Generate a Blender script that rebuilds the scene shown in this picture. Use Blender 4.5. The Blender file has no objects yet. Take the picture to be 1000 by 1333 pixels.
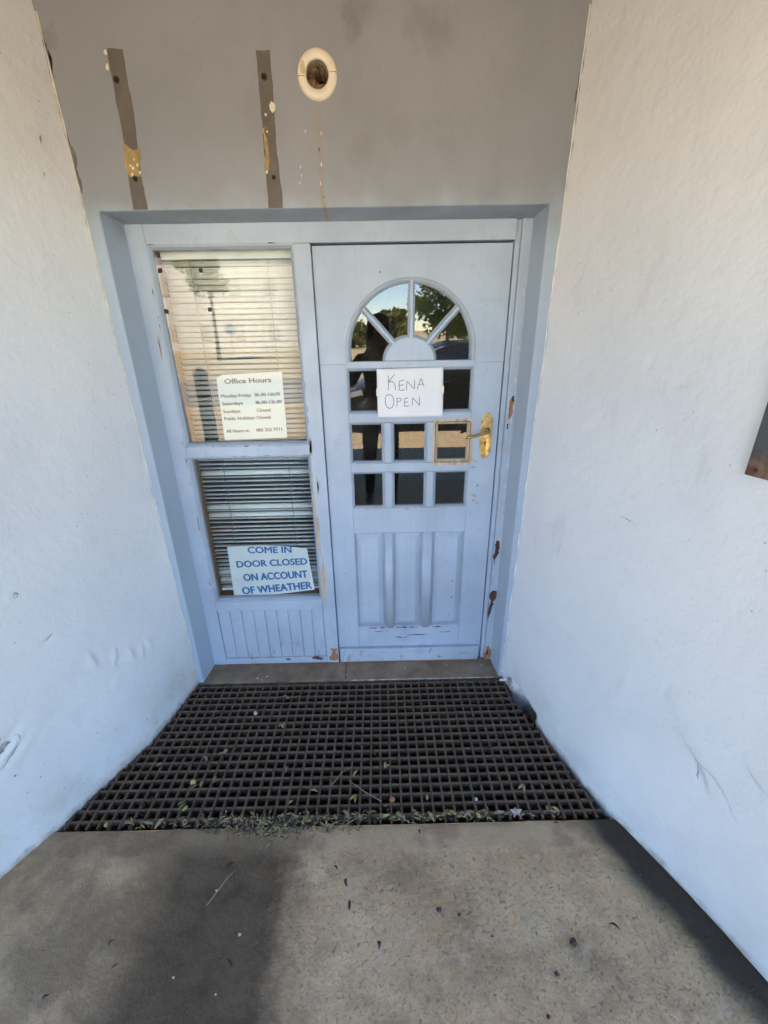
import bpy, bmesh, math, random
from mathutils import Vector, Matrix, noise as mnoise
random.seed(7)
PI = math.pi
R = math.radians
scene = bpy.context.scene
COL = scene.collection

# ------------------------------------------------------------------ camera
CAM = Vector((0.2575, -1.9304, 1.6711))
yaw, pitch, roll = 0.0057, 0.3793, -0.0177
fw = Vector((math.sin(yaw) * math.cos(pitch), math.cos(yaw) * math.cos(pitch), -math.sin(pitch)))
rt = Vector((math.cos(yaw), -math.sin(yaw), 0))
up = rt.cross(fw)
rt2 = rt * math.cos(roll) + up * math.sin(roll)
up2 = -rt * math.sin(roll) + up * math.cos(roll)
cam_d = bpy.data.cameras.new('camera')
cam = bpy.data.objects.new('camera', cam_d)
COL.objects.link(cam)
m = Matrix((rt2, up2, -fw)).transposed().to_4x4()
m.translation = CAM
cam.matrix_world = m
cam_d.sensor_fit = 'HORIZONTAL'
cam_d.sensor_width = 36
cam_d.lens = 36 * 0.5506
cam_d.clip_start = 0.01
cam_d.clip_end = 2000
scene.camera = cam

# ------------------------------------------------------------------ sky, sun, exposure
SUN_EL, SUN_AZ = R(61), R(-14)          # sun stands behind the building, high
w = bpy.data.worlds.new('World')
scene.world = w
w.use_nodes = True
nt = w.node_tree
nt.nodes.clear()
sky = nt.nodes.new('ShaderNodeTexSky')
sky.sky_type = 'NISHITA'
sky.sun_disc = False
sky.sun_elevation = SUN_EL
sky.sun_rotation = SUN_AZ
sky.air_density = 1.0
sky.dust_density = 0.1
sky.altitude = 1500
tc = nt.nodes.new('ShaderNodeTexCoord')
mp = nt.nodes.new('ShaderNodeMapping')
mp.inputs['Scale'].default_value = (1.0, 1.0, 3.2)
nz = nt.nodes.new('ShaderNodeTexNoise')
nz.inputs['Scale'].default_value = 3.1
nz.inputs['Detail'].default_value = 6
nz.inputs['Roughness'].default_value = 0.55
cr = nt.nodes.new('ShaderNodeMapRange')
cr.inputs['From Min'].default_value = 0.5
cr.inputs['From Max'].default_value = 0.72
cr.inputs['To Max'].default_value = 0.2
mx = nt.nodes.new('ShaderNodeMix')
mx.data_type = 'RGBA'
mx.inputs['B'].default_value = (9.0, 9.2, 9.6, 1)
bg = nt.nodes.new('ShaderNodeBackground')
bg.inputs['Strength'].default_value = 0.112
wo = nt.nodes.new('ShaderNodeOutputWorld')
nt.links.new(tc.outputs['Generated'], mp.inputs['Vector'])
nt.links.new(mp.outputs['Vector'], nz.inputs['Vector'])
nt.links.new(nz.outputs['Fac'], cr.inputs['Value'])
nt.links.new(cr.outputs['Result'], mx.inputs['Factor'])
hs = nt.nodes.new('ShaderNodeHueSaturation')
hs.inputs['Saturation'].default_value = 1.22
nt.links.new(sky.outputs['Color'], hs.inputs['Color'])
nt.links.new(hs.outputs['Color'], mx.inputs['A'])
nt.links.new(mx.outputs['Result'], bg.inputs['Color'])
nt.links.new(bg.outputs['Background'], wo.inputs['Surface'])

sun_d = bpy.data.lights.new('sun', 'SUN')
sun_d.energy = 4.1
sun_d.angle = R(0.53)
sun_d.color = (1.0, 0.85, 0.66)
sun = bpy.data.objects.new('sun', sun_d)
COL.objects.link(sun)
sdir = Vector((math.sin(SUN_AZ) * math.cos(SUN_EL), math.cos(SUN_AZ) * math.cos(SUN_EL), math.sin(SUN_EL)))
sun.rotation_euler = (-sdir).to_track_quat('-Z', 'Y').to_euler()
sun.location = (0, 20, 30)

vs = scene.view_settings
vs.view_transform = 'Standard'
vs.look = 'None'
vs.exposure = 3.35
vs.gamma = 1.0
vs.use_curve_mapping = False
try:
    scene.cycles.max_bounces = 7
    scene.cycles.diffuse_bounces = 4
    scene.cycles.transparent_max_bounces = 16
except Exception:
    pass

# ------------------------------------------------------------------ node helper
class G:
    """small node-graph writer for one material"""
    def __init__(s, name):
        s.mat = bpy.data.materials.new(name)
        s.mat.use_nodes = True
        s.t = s.mat.node_tree
        s.t.nodes.clear()
        s.out = s.n('ShaderNodeOutputMaterial')
        s.tc = s.n('ShaderNodeTexCoord')
        s.xyz = None
    def n(s, k):
        return s.t.nodes.new(k)
    def put(s, sock, v):
        if hasattr(v, 'is_linked') or isinstance(v, bpy.types.NodeSocket):
            s.t.links.new(v, sock)
        elif isinstance(v, tuple) and len(v) == 3 and sock.type == 'RGBA':
            sock.default_value = (*v, 1)
        else:
            sock.default_value = v
    @property
    def co(s):
        return s.tc.outputs['Object']
    def sep(s, i):
        if s.xyz is None:
            s.xyz = s.n('ShaderNodeSeparateXYZ')
            s.t.links.new(s.co, s.xyz.inputs[0])
        return s.xyz.outputs[i]
    def scaled(s, sx, sy, sz):
        q = s.n('ShaderNodeMapping')
        s.t.links.new(s.co, q.inputs['Vector'])
        q.inputs['Scale'].default_value = (sx, sy, sz)
        return q.outputs['Vector']
    def noise(s, scale, detail=4, rough=0.55, vec=None, dist=0.0):
        q = s.n('ShaderNodeTexNoise')
        s.put(q.inputs['Vector'], vec if vec is not None else s.co)
        q.inputs['Scale'].default_value = scale
        q.inputs['Detail'].default_value = detail
        q.inputs['Roughness'].default_value = rough
        q.inputs['Distortion'].default_value = dist
        return q.outputs['Fac']
    def vor(s, scale, feature='F1', vec=None):
        q = s.n('ShaderNodeTexVoronoi')
        q.feature = feature
        s.put(q.inputs['Vector'], vec if vec is not None else s.co)
        q.inputs['Scale'].default_value = scale
        return q.outputs['Distance']
    def math(s, op, a, b=0.0, clamp=False):
        q = s.n('ShaderNodeMath')
        q.operation = op
        q.use_clamp = clamp
        s.put(q.inputs[0], a)
        s.put(q.inputs[1], b)
        return q.outputs[0]
    def ramp(s, v, a, b, lo=0.0, hi=1.0, smooth=True):
        q = s.n('ShaderNodeMapRange')
        q.interpolation_type = 'SMOOTHSTEP' if smooth else 'LINEAR'
        s.put(q.inputs['Value'], v)
        q.inputs['From Min'].default_value = a
        q.inputs['From Max'].default_value = b
        q.inputs['To Min'].default_value = lo
        q.inputs['To Max'].default_value = hi
        return q.outputs['Result']
    def mix(s, f, a, b, mode='MIX'):
        q = s.n('ShaderNodeMix')
        q.data_type = 'RGBA'
        q.blend_type = mode
        s.put(q.inputs['Factor'], f)
        s.put(q.inputs['A'], a)
        s.put(q.inputs['B'], b)
        return q.outputs['Result']
    def bump(s, h, strength, dist=0.01, nrm=None):
        q = s.n('ShaderNodeBump')
        q.inputs['Strength'].default_value = strength
        q.inputs['Distance'].default_value = dist
        s.put(q.inputs['Height'], h)
        if nrm is not None:
            s.put(q.inputs['Normal'], nrm)
        return q.outputs['Normal']
    def finish(s, col, rough=0.6, metal=0.0, normal=None, spec=None, coat=None):
        b = s.n('ShaderNodeBsdfPrincipled')
        s.put(b.inputs['Base Color'], col)
        s.put(b.inputs['Roughness'], rough)
        b.inputs['Metallic'].default_value = metal
        if spec is not None:
            b.inputs['Specular IOR Level'].default_value = spec
        if coat is not None:
            b.inputs['Coat Weight'].default_value = coat
        if normal is not None:
            s.put(b.inputs['Normal'], normal)
        s.t.links.new(b.outputs[0], s.out.inputs['Surface'])
        return s.mat

def mul(c, k):
    return tuple(x * k for x in c)

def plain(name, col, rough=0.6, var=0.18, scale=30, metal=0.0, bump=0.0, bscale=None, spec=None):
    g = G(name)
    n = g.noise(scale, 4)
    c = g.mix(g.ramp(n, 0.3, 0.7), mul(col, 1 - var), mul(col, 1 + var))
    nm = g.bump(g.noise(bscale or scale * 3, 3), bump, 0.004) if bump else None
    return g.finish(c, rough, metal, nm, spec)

# ------------------------------------------------------------------ materials
def m_white_wall(side):
    g = G('white_wall_paint_' + side)
    big = g.noise(1.6, 3)
    mid = g.noise(9, 5, 0.6)
    fine = g.noise(70, 3)
    c = g.mix(g.ramp(big, 0.3, 0.7), (0.69, 0.70, 0.715), (0.76, 0.765, 0.77))
    c = g.mix(g.ramp(mid, 0.52, 0.78, 0, 0.22), c, (0.57, 0.58, 0.60))
    # rain splash and dust near the foot of the wall
    z = g.sep(2)
    foot = g.math('MULTIPLY', g.ramp(z, 0.0, 0.34, 1, 0), g.ramp(g.noise(6, 5, 0.65), 0.38, 0.66))
    c = g.mix(g.math('MULTIPLY', foot, 0.5 if side == 'left' else 0.22), c, (0.46, 0.41, 0.34))
    foot2 = g.math('MULTIPLY', g.ramp(g.math('ADD', z, g.math('MULTIPLY', g.noise(24, 4), 0.08)), 0.03, 0.075, 1, 0), g.ramp(g.noise(13, 4), 0.3, 0.6))
    c = g.mix(g.math('MULTIPLY', foot2, 0.75), c, (0.24, 0.205, 0.165))
    # small specks
    sp = g.math('MULTIPLY', g.ramp(g.vor(26), 0.05, 0.09, 1, 0), g.ramp(g.noise(2.3, 2), 0.5, 0.62))
    c = g.mix(g.math('MULTIPLY', sp, 0.55), c, (0.22, 0.2, 0.19))
    # long dull scuffs
    sc = g.ramp(g.noise(7, 5, 0.6, g.scaled(1, 1, 0.25)), 0.62, 0.74)
    c = g.mix(g.math('MULTIPLY', sc, 0.22), c, (0.42, 0.41, 0.40))
    h = g.math('ADD', g.math('MULTIPLY', g.noise(14, 5, 0.6), 1.0), g.math('MULTIPLY', g.noise(60, 4, 0.6), 0.35))
    nm = g.bump(h, 0.36, 0.012)
    return g.finish(c, g.ramp(fine, 0.3, 0.7, 0.42, 0.6), 0, nm, 0.4)

def m_front_wall():
    g = G('grey_blue_wall_paint')
    c = g.mix(g.ramp(g.noise(2.2, 4), 0.3, 0.7), (0.25, 0.265, 0.29), (0.295, 0.31, 0.335))
    c = g.mix(g.ramp(g.noise(8, 6, 0.65, g.scaled(1, 1, 0.5)), 0.5, 0.8, 0, 0.45), c, (0.22, 0.23, 0.245))
    # bluer, lighter tone on the narrow piers and in the reveals, greyer above
    c = g.mix(g.ramp(g.math('ADD', g.sep(2), g.math('MULTIPLY', g.noise(7, 4), 0.25)), 2.10, 2.32, 1, 0), c, g.mix(g.noise(5, 4), (0.36, 0.43, 0.515), (0.42, 0.49, 0.575)))
    # touch-up patches
    def blot(x, z, r, k, col, c):
        dx = g.math('SUBTRACT', g.sep(0), x)
        dz = g.math('SUBTRACT', g.sep(2), z)
        d = g.math('SQRT', g.math('ADD', g.math('MULTIPLY', dx, dx), g.math('MULTIPLY', dz, dz)))
        d = g.math('ADD', d, g.math('MULTIPLY', g.math('SUBTRACT', g.noise(16, 5, 0.6), 0.5), 0.15))
        return g.mix(g.math('MULTIPLY', g.ramp(d, r * 0.35, r * 1.35, 1, 0), k * 0.8), c, col)
    for x, z, r, k in ((0.215, 2.625, 0.045, 0.5), (0.19, 2.585, 0.03, 0.4), (0.42, 2.60, 0.06, 0.38), (0.46, 2.56, 0.05, 0.25),
                       (0.21, 2.27, 0.05, 0.35), (0.52, 2.28, 0.05, 0.22), (0.34, 2.34, 0.04, 0.2), (-0.74, 2.57, 0.03, 0.5)):
        c = blot(x, z, r, k, (0.17, 0.165, 0.16), c)
    # brown streak below the drain collar
    sx = g.math('ABSOLUTE', g.math('SUBTRACT', g.math('ADD', g.sep(0), g.math('MULTIPLY', g.math('SUBTRACT', g.noise(11, 4), 0.5), 0.03)), 0.073))
    st = g.math('MULTIPLY', g.ramp(sx, 0.002, 0.013, 1, 0), g.math('MULTIPLY', g.ramp(g.sep(2), 2.40, 2.41, 1, 0), g.ramp(g.sep(2), 2.11, 2.2, 0.9, 0.45)))
    c = g.mix(g.math('MULTIPLY', st, g.ramp(g.noise(30, 4), 0.35, 0.6, 0.5, 1.0)), c, (0.32, 0.235, 0.14))
    sp = g.math('MULTIPLY', g.ramp(g.vor(34), 0.045, 0.075, 1, 0), g.ramp(g.noise(3, 2), 0.52, 0.6))
    c = g.mix(g.math('MULTIPLY', sp, 0.6), c, (0.12, 0.11, 0.10))
    nm = g.bump(g.math('ADD', g.noise(18, 5, 0.6), g.math('MULTIPLY', g.noise(90, 3), 0.3)), 0.22, 0.008)
    return g.finish(c, 0.5, 0, nm, 0.4)

def m_blue(name, base, var=0.1, grime=0.35, wear=0.0):
    g = G(name)
    c = g.mix(g.ramp(g.noise(3.5, 4), 0.3, 0.7), mul(base, 1 - var), mul(base, 1 + var * 0.6))
    br = g.noise(22, 5, 0.6, g.scaled(2.2, 2.2, 0.12))
    c = g.mix(g.ramp(br, 0.45, 0.75, 0, 0.25), c, mul(base, 0.78))
    gm = g.math('MULTIPLY', g.ramp(g.noise(7, 6, 0.68), 0.54, 0.72), grime)
    c = g.mix(gm, c, (0.30, 0.32, 0.34))
    sp = g.math('MULTIPLY', g.ramp(g.vor(38), 0.05, 0.085, 1, 0), g.ramp(g.noise(4, 3), 0.53, 0.62))
    c = g.mix(g.math('MULTIPLY', sp, 0.75), c, (0.10, 0.10, 0.12))
    if wear:
        wr = g.ramp(g.noise(16, 7, 0.72, g.scaled(1.5, 1.5, 0.5)), 0.66 - wear, 0.70 - wear)
        lowz = g.ramp(g.sep(2), 0.02, 0.24, 1, 0.0)
        c = g.mix(g.math('MULTIPLY', g.math('MULTIPLY', wr, lowz), 0.8), c, (0.30, 0.27, 0.24))
    nm = g.bump(g.math('ADD', br, g.math('MULTIPLY', g.noise(60, 3), 0.4)), 0.14, 0.004)
    return g.finish(c, g.ramp(g.noise(12, 3), 0.3, 0.7, 0.3, 0.45), 0, nm, 0.5)

def m_wood(name, a, b, rough=0.5):
    g = G(name)
    n = g.noise(26, 5, 0.6, g.scaled(2, 2, 0.12), 0.6)
    c = g.mix(g.ramp(n, 0.3, 0.7), a, b)
    c = g.mix(g.ramp(g.noise(9, 4), 0.5, 0.75, 0, 0.5), c, mul(a, 0.5))
    return g.finish(c, rough, 0, g.bump(n, 0.3, 0.003))

def m_glass(name='window_glass', ior=1.66):
    g = G(name)
    fr = g.n('ShaderNodeFresnel')
    fr.inputs['IOR'].default_value = ior
    geo = g.n('ShaderNodeNewGeometry')
    front = g.math('SUBTRACT', 1.0, geo.outputs['Backfacing'])
    f = g.math('MULTIPLY', fr.outputs[0], front)
    tr = g.n('ShaderNodeBsdfTransparent')
    tr.inputs['Color'].default_value = (0.93, 0.955, 0.945, 1)
    gl = g.n('ShaderNodeBsdfGlossy')
    gl.inputs['Roughness'].default_value = 0.0
    gl.inputs['Color'].default_value = (1, 1, 1, 1)
    s1 = g.n('ShaderNodeMixShader')
    g.put(s1.inputs[0], f)
    g.t.links.new(tr.outputs[0], s1.inputs[1])
    g.t.links.new(gl.outputs[0], s1.inputs[2])
    # thin film of dust, a little heavier towards the edges of smears
    df = g.n('ShaderNodeBsdfDiffuse')
    df.inputs['Color'].default_value = (0.62, 0.6, 0.56, 1)
    s2 = g.n('ShaderNodeMixShader')
    dust = g.math('MULTIPLY', g.math('MULTIPLY', g.ramp(g.noise(9, 6, 0.7), 0.48, 0.8), 0.05), front)
    g.put(s2.inputs[0], dust)
    g.t.links.new(s1.outputs[0], s2.inputs[1])
    g.t.links.new(df.outputs[0], s2.inputs[2])
    g.t.links.new(s2.outputs[0], g.out.inputs['Surface'])
    return g.mat

def m_floor():
    g = G('worn_concrete')
    x, y = g.sep(0), g.sep(1)
    n1, n2, n3 = g.noise(3.2, 5, 0.6), g.noise(14, 6, 0.65), g.noise(55, 5, 0.65)
    c = g.mix(g.ramp(n1, 0.3, 0.7), (0.53, 0.345, 0.19), (0.68, 0.465, 0.27))
    c = g.mix(g.ramp(n2, 0.42, 0.72, 0, 0.6), c, (0.31, 0.22, 0.135))
    c = g.mix(g.ramp(n3, 0.5, 0.75, 0, 0.6), c, (0.70, 0.52, 0.34))
    wx = g.math('ADD', x, g.math('MULTIPLY', g.math('SUBTRACT', g.noise(9, 8, 0.75), 0.5), 0.26))
    # eroded skin of the slab: gritty and pitted, to the right and away from the grating
    zone = g.math('MULTIPLY', g.ramp(wx, -0.16, 0.05), g.ramp(g.math('ADD', y, g.math('MULTIPLY', g.math('SUBTRACT', n2, 0.5), 0.06)), -1.0, -0.965, 1, 0))
    grit = g.math('MULTIPLY', g.ramp(g.noise(95, 5, 0.72), 0.54, 0.68), zone)
    c = g.mix(g.math('MULTIPLY', grit, 0.55), c, (0.19, 0.13, 0.085))
    pits = g.math('MULTIPLY', g.ramp(g.noise(46, 7, 0.75, None, 0.2), 0.575, 0.68), zone)
    c = g.mix(g.math('MULTIPLY', g.math('MULTIPLY', pits, g.ramp(g.noise(5, 4), 0.36, 0.6)), 0.6), c, (0.14, 0.10, 0.068))
    wormz = g.math('ADD', g.math('MULTIPLY', grit, 0.35), pits)
    soil_ = g.math('MULTIPLY', zone, g.ramp(g.noise(2.6, 6, 0.65, g.scaled(1, 1.6, 1)), 0.45, 0.7))
    c = g.mix(g.math('MULTIPLY', soil_, 0.7), c, (0.23, 0.15, 0.085))
    pale = g.math('MULTIPLY', zone, g.ramp(g.noise(7, 7, 0.7), 0.52, 0.66))
    c = g.mix(g.math('MULTIPLY', pale, 0.65), c, (0.66, 0.485, 0.32))
    # trowelled margin beside the grating
    mar = g.ramp(g.math('ADD', y, g.math('MULTIPLY', g.math('SUBTRACT', n2, 0.5), 0.02)), -0.985, -0.972)
    c = g.mix(g.math('MULTIPLY', mar, 0.6), c, (0.45, 0.33, 0.205))
    rust = g.math('MULTIPLY', mar, g.ramp(g.noise(7, 4), 0.52, 0.66))
    c = g.mix(g.math('MULTIPLY', rust, 0.5), c, (0.26, 0.165, 0.11))
    # damp, trodden-in dirt: a long dark track left of the middle
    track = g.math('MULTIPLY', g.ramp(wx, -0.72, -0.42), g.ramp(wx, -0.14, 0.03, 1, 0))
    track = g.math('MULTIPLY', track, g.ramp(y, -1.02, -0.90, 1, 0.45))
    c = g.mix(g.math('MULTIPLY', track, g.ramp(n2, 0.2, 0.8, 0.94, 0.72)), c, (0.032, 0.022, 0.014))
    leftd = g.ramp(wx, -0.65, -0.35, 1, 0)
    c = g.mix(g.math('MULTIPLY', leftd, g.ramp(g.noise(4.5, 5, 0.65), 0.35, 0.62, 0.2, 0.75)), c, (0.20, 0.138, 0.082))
    # black mould along the foot of the right wall, greenish at its rim
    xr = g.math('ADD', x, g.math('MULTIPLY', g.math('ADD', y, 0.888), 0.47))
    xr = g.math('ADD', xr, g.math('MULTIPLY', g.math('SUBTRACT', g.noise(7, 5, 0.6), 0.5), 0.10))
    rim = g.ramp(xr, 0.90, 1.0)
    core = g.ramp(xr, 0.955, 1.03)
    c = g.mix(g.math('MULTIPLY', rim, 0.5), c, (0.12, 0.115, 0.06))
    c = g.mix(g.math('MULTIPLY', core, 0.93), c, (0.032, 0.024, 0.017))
    # pale scuffs and specks
    sp = g.math('MULTIPLY', g.ramp(g.vor(30), 0.03, 0.055, 1, 0), g.ramp(g.noise(5, 2), 0.5, 0.6))
    c = g.mix(g.math('MULTIPLY', sp, 0.5), c, (0.5, 0.47, 0.43))
    h = g.math('ADD', g.math('MULTIPLY', n3, 0.5), g.math('MULTIPLY', n2, 0.7))
    h = g.math('SUBTRACT', h, g.math('MULTIPLY', wormz, 0.6))
    nm = g.bump(h, 0.7, 0.013)
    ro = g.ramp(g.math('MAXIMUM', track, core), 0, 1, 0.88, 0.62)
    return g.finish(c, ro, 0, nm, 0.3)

def m_step():
    g = G('step_concrete')
    n = g.noise(9, 6, 0.65)
    c = g.mix(g.ramp(n, 0.3, 0.7), (0.19, 0.125, 0.078), (0.33, 0.225, 0.14))
    c = g.mix(g.ramp(g.noise(4, 4, 0.6), 0.5, 0.7, 0, 0.6), c, (0.34, 0.275, 0.20))
    return g.finish(c, 0.85, 0, g.bump(g.noise(50, 5, 0.65), 0.45, 0.006))

def m_steel():
    g = G('rusty_painted_steel')
    c = g.mix(g.ramp(g.noise(18, 5), 0.3, 0.7), (0.10, 0.062, 0.038), (0.16, 0.103, 0.066))
    c = g.mix(g.ramp(g.noise(5, 5, 0.65), 0.55, 0.7, 0, 0.7), c, (0.15, 0.085, 0.055))
    return g.finish(c, 0.62, 0.1, g.bump(g.noise(120, 4), 0.3, 0.003), 0.35)

def m_ground():
    g = G('sandy_ground')
    c = g.mix(g.ramp(g.noise(0.6, 6, 0.65), 0.35, 0.65), (0.42, 0.335, 0.205), (0.55, 0.45, 0.29))
    c = g.mix(g.ramp(g.noise(0.13, 5, 0.6), 0.5, 0.62, 0, 0.8), c, (0.30, 0.29, 0.14))
    return g.finish(c, 0.95, 0, g.bump(g.noise(12, 5), 0.4, 0.02))

def m_paving():
    g = G('tan_brick_paving')
    b = g.n('ShaderNodeTexBrick')
    mp_ = g.n('ShaderNodeMapping')
    g.t.links.new(g.co, mp_.inputs['Vector'])
    mp_.inputs['Rotation'].default_value = (0, 0, R(45))
    g.t.links.new(mp_.outputs['Vector'], b.inputs['Vector'])
    b.inputs['Scale'].default_value = 1.0
    b.inputs['Brick Width'].default_value = 0.22
    b.inputs['Row Height'].default_value = 0.11
    b.inputs['Mortar Size'].default_value = 0.006
    b.inputs['Color1'].default_value = (0.54, 0.42, 0.26, 1)
    b.inputs['Color2'].default_value = (0.46, 0.355, 0.22, 1)
    b.inputs['Mortar'].default_value = (0.16, 0.13, 0.10, 1)
    c = g.mix(g.ramp(g.noise(6, 5), 0.4, 0.7, 0, 0.4), b.outputs['Color'], (0.36, 0.30, 0.23))
    return g.finish(c, 0.9)

def m_leaf(name, a, b):
    g = G(name)
    oi = g.n('ShaderNodeObjectInfo')
    n = g.noise(1.3, 3)
    c = g.mix(g.ramp(n, 0.3, 0.7), a, b)
    d = g.n('ShaderNodeBsdfPrincipled')
    g.put(d.inputs['Base Color'], c)
    d.inputs['Roughness'].default_value = 0.6
    t = g.n('ShaderNodeBsdfTranslucent')
    g.put(t.inputs['Color'], g.mix(0.5, c, (0.25, 0.3, 0.04)))
    s = g.n('ShaderNodeMixShader')
    s.inputs[0].default_value = 0.3
    g.t.links.new(d.outputs[0], s.inputs[1])
    g.t.links.new(t.outputs[0], s.inputs[2])
    g.t.links.new(s.outputs[0], g.out.inputs['Surface'])
    return g.mat

def m_brass():
    g = G('polished_brass')
    n = g.noise(30, 5, 0.6)
    c = g.mix(g.ramp(n, 0.35, 0.7), (0.60, 0.46, 0.21), (0.33, 0.24, 0.10))
    return g.finish(c, g.ramp(n, 0.3, 0.7, 0.16, 0.5), 1.0, g.bump(g.noise(45, 4), 0.15, 0.003))

def m_plaque():
    g = G('weathered_dark_plaque')
    z = g.math('ADD', g.sep(2), g.math('MULTIPLY', g.math('SUBTRACT', g.noise(22, 5), 0.5), 0.05))
    c = g.mix(g.ramp(g.noise(12, 5), 0.3, 0.7), (0.028, 0.032, 0.034), (0.07, 0.078, 0.078))
    r = g.mix(g.ramp(g.noise(25, 5, 0.65), 0.35, 0.65), (0.10, 0.035, 0.022), (0.20, 0.13, 0.085))
    c = g.mix(g.ramp(z, 1.39, 1.425, 1, 0), c, r)
    return g.finish(c, 0.55, 0, g.bump(g.noise(60, 4), 0.3, 0.004))

def m_paper(name, col):
    g = G(name)
    c = g.mix(g.ramp(g.noise(8, 4), 0.3, 0.7), mul(col, 0.95), col)
    return g.finish(c, 0.6, 0, g.bump(g.noise(11, 3, 0.5), 0.35, 0.01), 0.35)

M = {}
M['wall_l'] = m_white_wall('left')
M['wall_r'] = m_white_wall('right')
M['front'] = m_front_wall()
M['door'] = m_blue('blue_door_paint', (0.425, 0.505, 0.605), 0.12, 0.4, 0.05)
M['frame'] = m_blue('blue_frame_paint', (0.425, 0.50, 0.595), 0.12, 0.45, 0.08)
M['bead'] = m_blue('grey_blue_bead_paint', (0.37, 0.43, 0.50), 0.14, 0.5)
M['barewood'] = m_wood('bare_weathered_wood', (0.46, 0.34, 0.22), (0.66, 0.56, 0.43), 0.7)
M['wood'] = m_wood('varnished_brown_wood', (0.22, 0.10, 0.04), (0.36, 0.19, 0.085), 0.4)
M['rot'] = m_wood('rotten_dark_wood', (0.05, 0.022, 0.012), (0.14, 0.06, 0.03), 0.85)
M['orangewood'] = m_wood('exposed_orange_wood', (0.30, 0.13, 0.055), (0.42, 0.21, 0.10), 0.75)
M['dark'] = plain('dark_gap', (0.012, 0.011, 0.010), 0.9)
M['glass'] = m_glass()
M['doorglass'] = m_glass('door_glass', 1.80)
M['floor'] = m_floor()
M['step'] = m_step()
M['steel'] = m_steel()
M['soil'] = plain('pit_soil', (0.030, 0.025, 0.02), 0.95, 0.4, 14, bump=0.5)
M['ground'] = m_ground()
M['paving'] = m_paving()
M['brass'] = m_brass()
M['plaque'] = m_plaque()
M['plaster'] = plain('bare_grey_plaster', (0.135, 0.12, 0.105), 0.85, 0.12, 18, bump=0.3)
M['ochre'] = plain('ochre_plaster', (0.36, 0.255, 0.11), 0.85, 0.3, 30, bump=0.3)
M['cream'] = plain('cream_plastic', (0.80, 0.73, 0.58), 0.45, 0.05, 20)
M['pipe'] = plain('stained_pipe_plastic', (0.50, 0.40, 0.26), 0.6, 0.35, 25)
M['rustbrown'] = plain('brown_crust', (0.22, 0.135, 0.075), 0.9, 0.45, 35, bump=0.4)
M['chipwhite'] = plain('old_white_paint', (0.72, 0.68, 0.58), 0.7, 0.1, 30)
M['filler'] = plain('white_filler', (0.78, 0.77, 0.74), 0.8, 0.08, 50, bump=0.3)
M['chunk'] = plain('broken_plaster', (0.40, 0.36, 0.34), 0.9, 0.3, 30, bump=0.4)
M['crack'] = plain('crack_and_chip_grey', (0.30, 0.30, 0.31), 0.9, 0.2, 40)  # grey of cracks, scuffs and chips
M['crackdark'] = plain('raw_dark_render', (0.14, 0.125, 0.11), 0.9, 0.3, 40)
M['slat'] = plain('cream_blind_slat', (0.90, 0.88, 0.83), 0.42, 0.08, 5)
M['slat2'] = plain('grey_blind_slat', (0.62, 0.62, 0.60), 0.42, 0.08, 5)
M['cord'] = plain('blind_cord', (0.25, 0.23, 0.19), 0.8)
M['black'] = plain('black_tape', (0.012, 0.012, 0.013), 0.6)
M['paper'] = m_paper('white_paper', (0.82, 0.82, 0.84))
M['card'] = m_paper('pale_card', (0.80, 0.83, 0.80))
M['card2'] = m_paper('white_plastic_card', (0.80, 0.81, 0.80))
M['ink'] = plain('grey_print', (0.06, 0.058, 0.055), 0.6)
M['pencil'] = plain('pencil_stroke', (0.17, 0.16, 0.17), 0.6)
M['blueink'] = plain('blue_print', (0.025, 0.16, 0.42), 0.5, 0.1)
M['ceil'] = plain('soffit_darkened_against_bounce', (0.24, 0.20, 0.165), 0.7, 0.06, 4)  # unseen soffit, darkened to cut bounced light on the upper walls
M['facade'] = plain('white_facade_paint', (0.70, 0.70, 0.69), 0.7, 0.06, 4)
M['dado'] = plain('blue_dado_paint', (0.42, 0.46, 0.54), 0.5, 0.12, 5)
M['room'] = plain('dim_room', (0.22, 0.20, 0.18), 0.9)
M['leaf_g'] = plain('green_fallen_leaf', (0.25, 0.24, 0.07), 0.6, 0.3, 40)
M['leaf_y'] = plain('yellow_fallen_leaf', (0.42, 0.36, 0.13), 0.6, 0.3, 40)
M['leaf_t'] = plain('tan_fallen_leaf', (0.36, 0.25, 0.14), 0.7, 0.3, 40)
M['leaf_b'] = plain('dark_brown_leaf', (0.055, 0.04, 0.03), 0.8, 0.4, 40)
M['leaf_s'] = plain('grey_green_leaf', (0.24, 0.215, 0.13), 0.7, 0.3, 40)
M['leaf_p'] = plain('pale_pinkish_leaf', (0.48, 0.38, 0.34), 0.7, 0.15, 60)
M['berry'] = plain('orange_berry', (0.42, 0.16, 0.06), 0.5, 0.2, 60)
M['stone'] = plain('dark_pebble', (0.05, 0.045, 0.04), 0.85, 0.4, 60, bump=0.4)
M['white_stone'] = plain('white_pebble', (0.50, 0.47, 0.42), 0.8, 0.1, 60)

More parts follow.
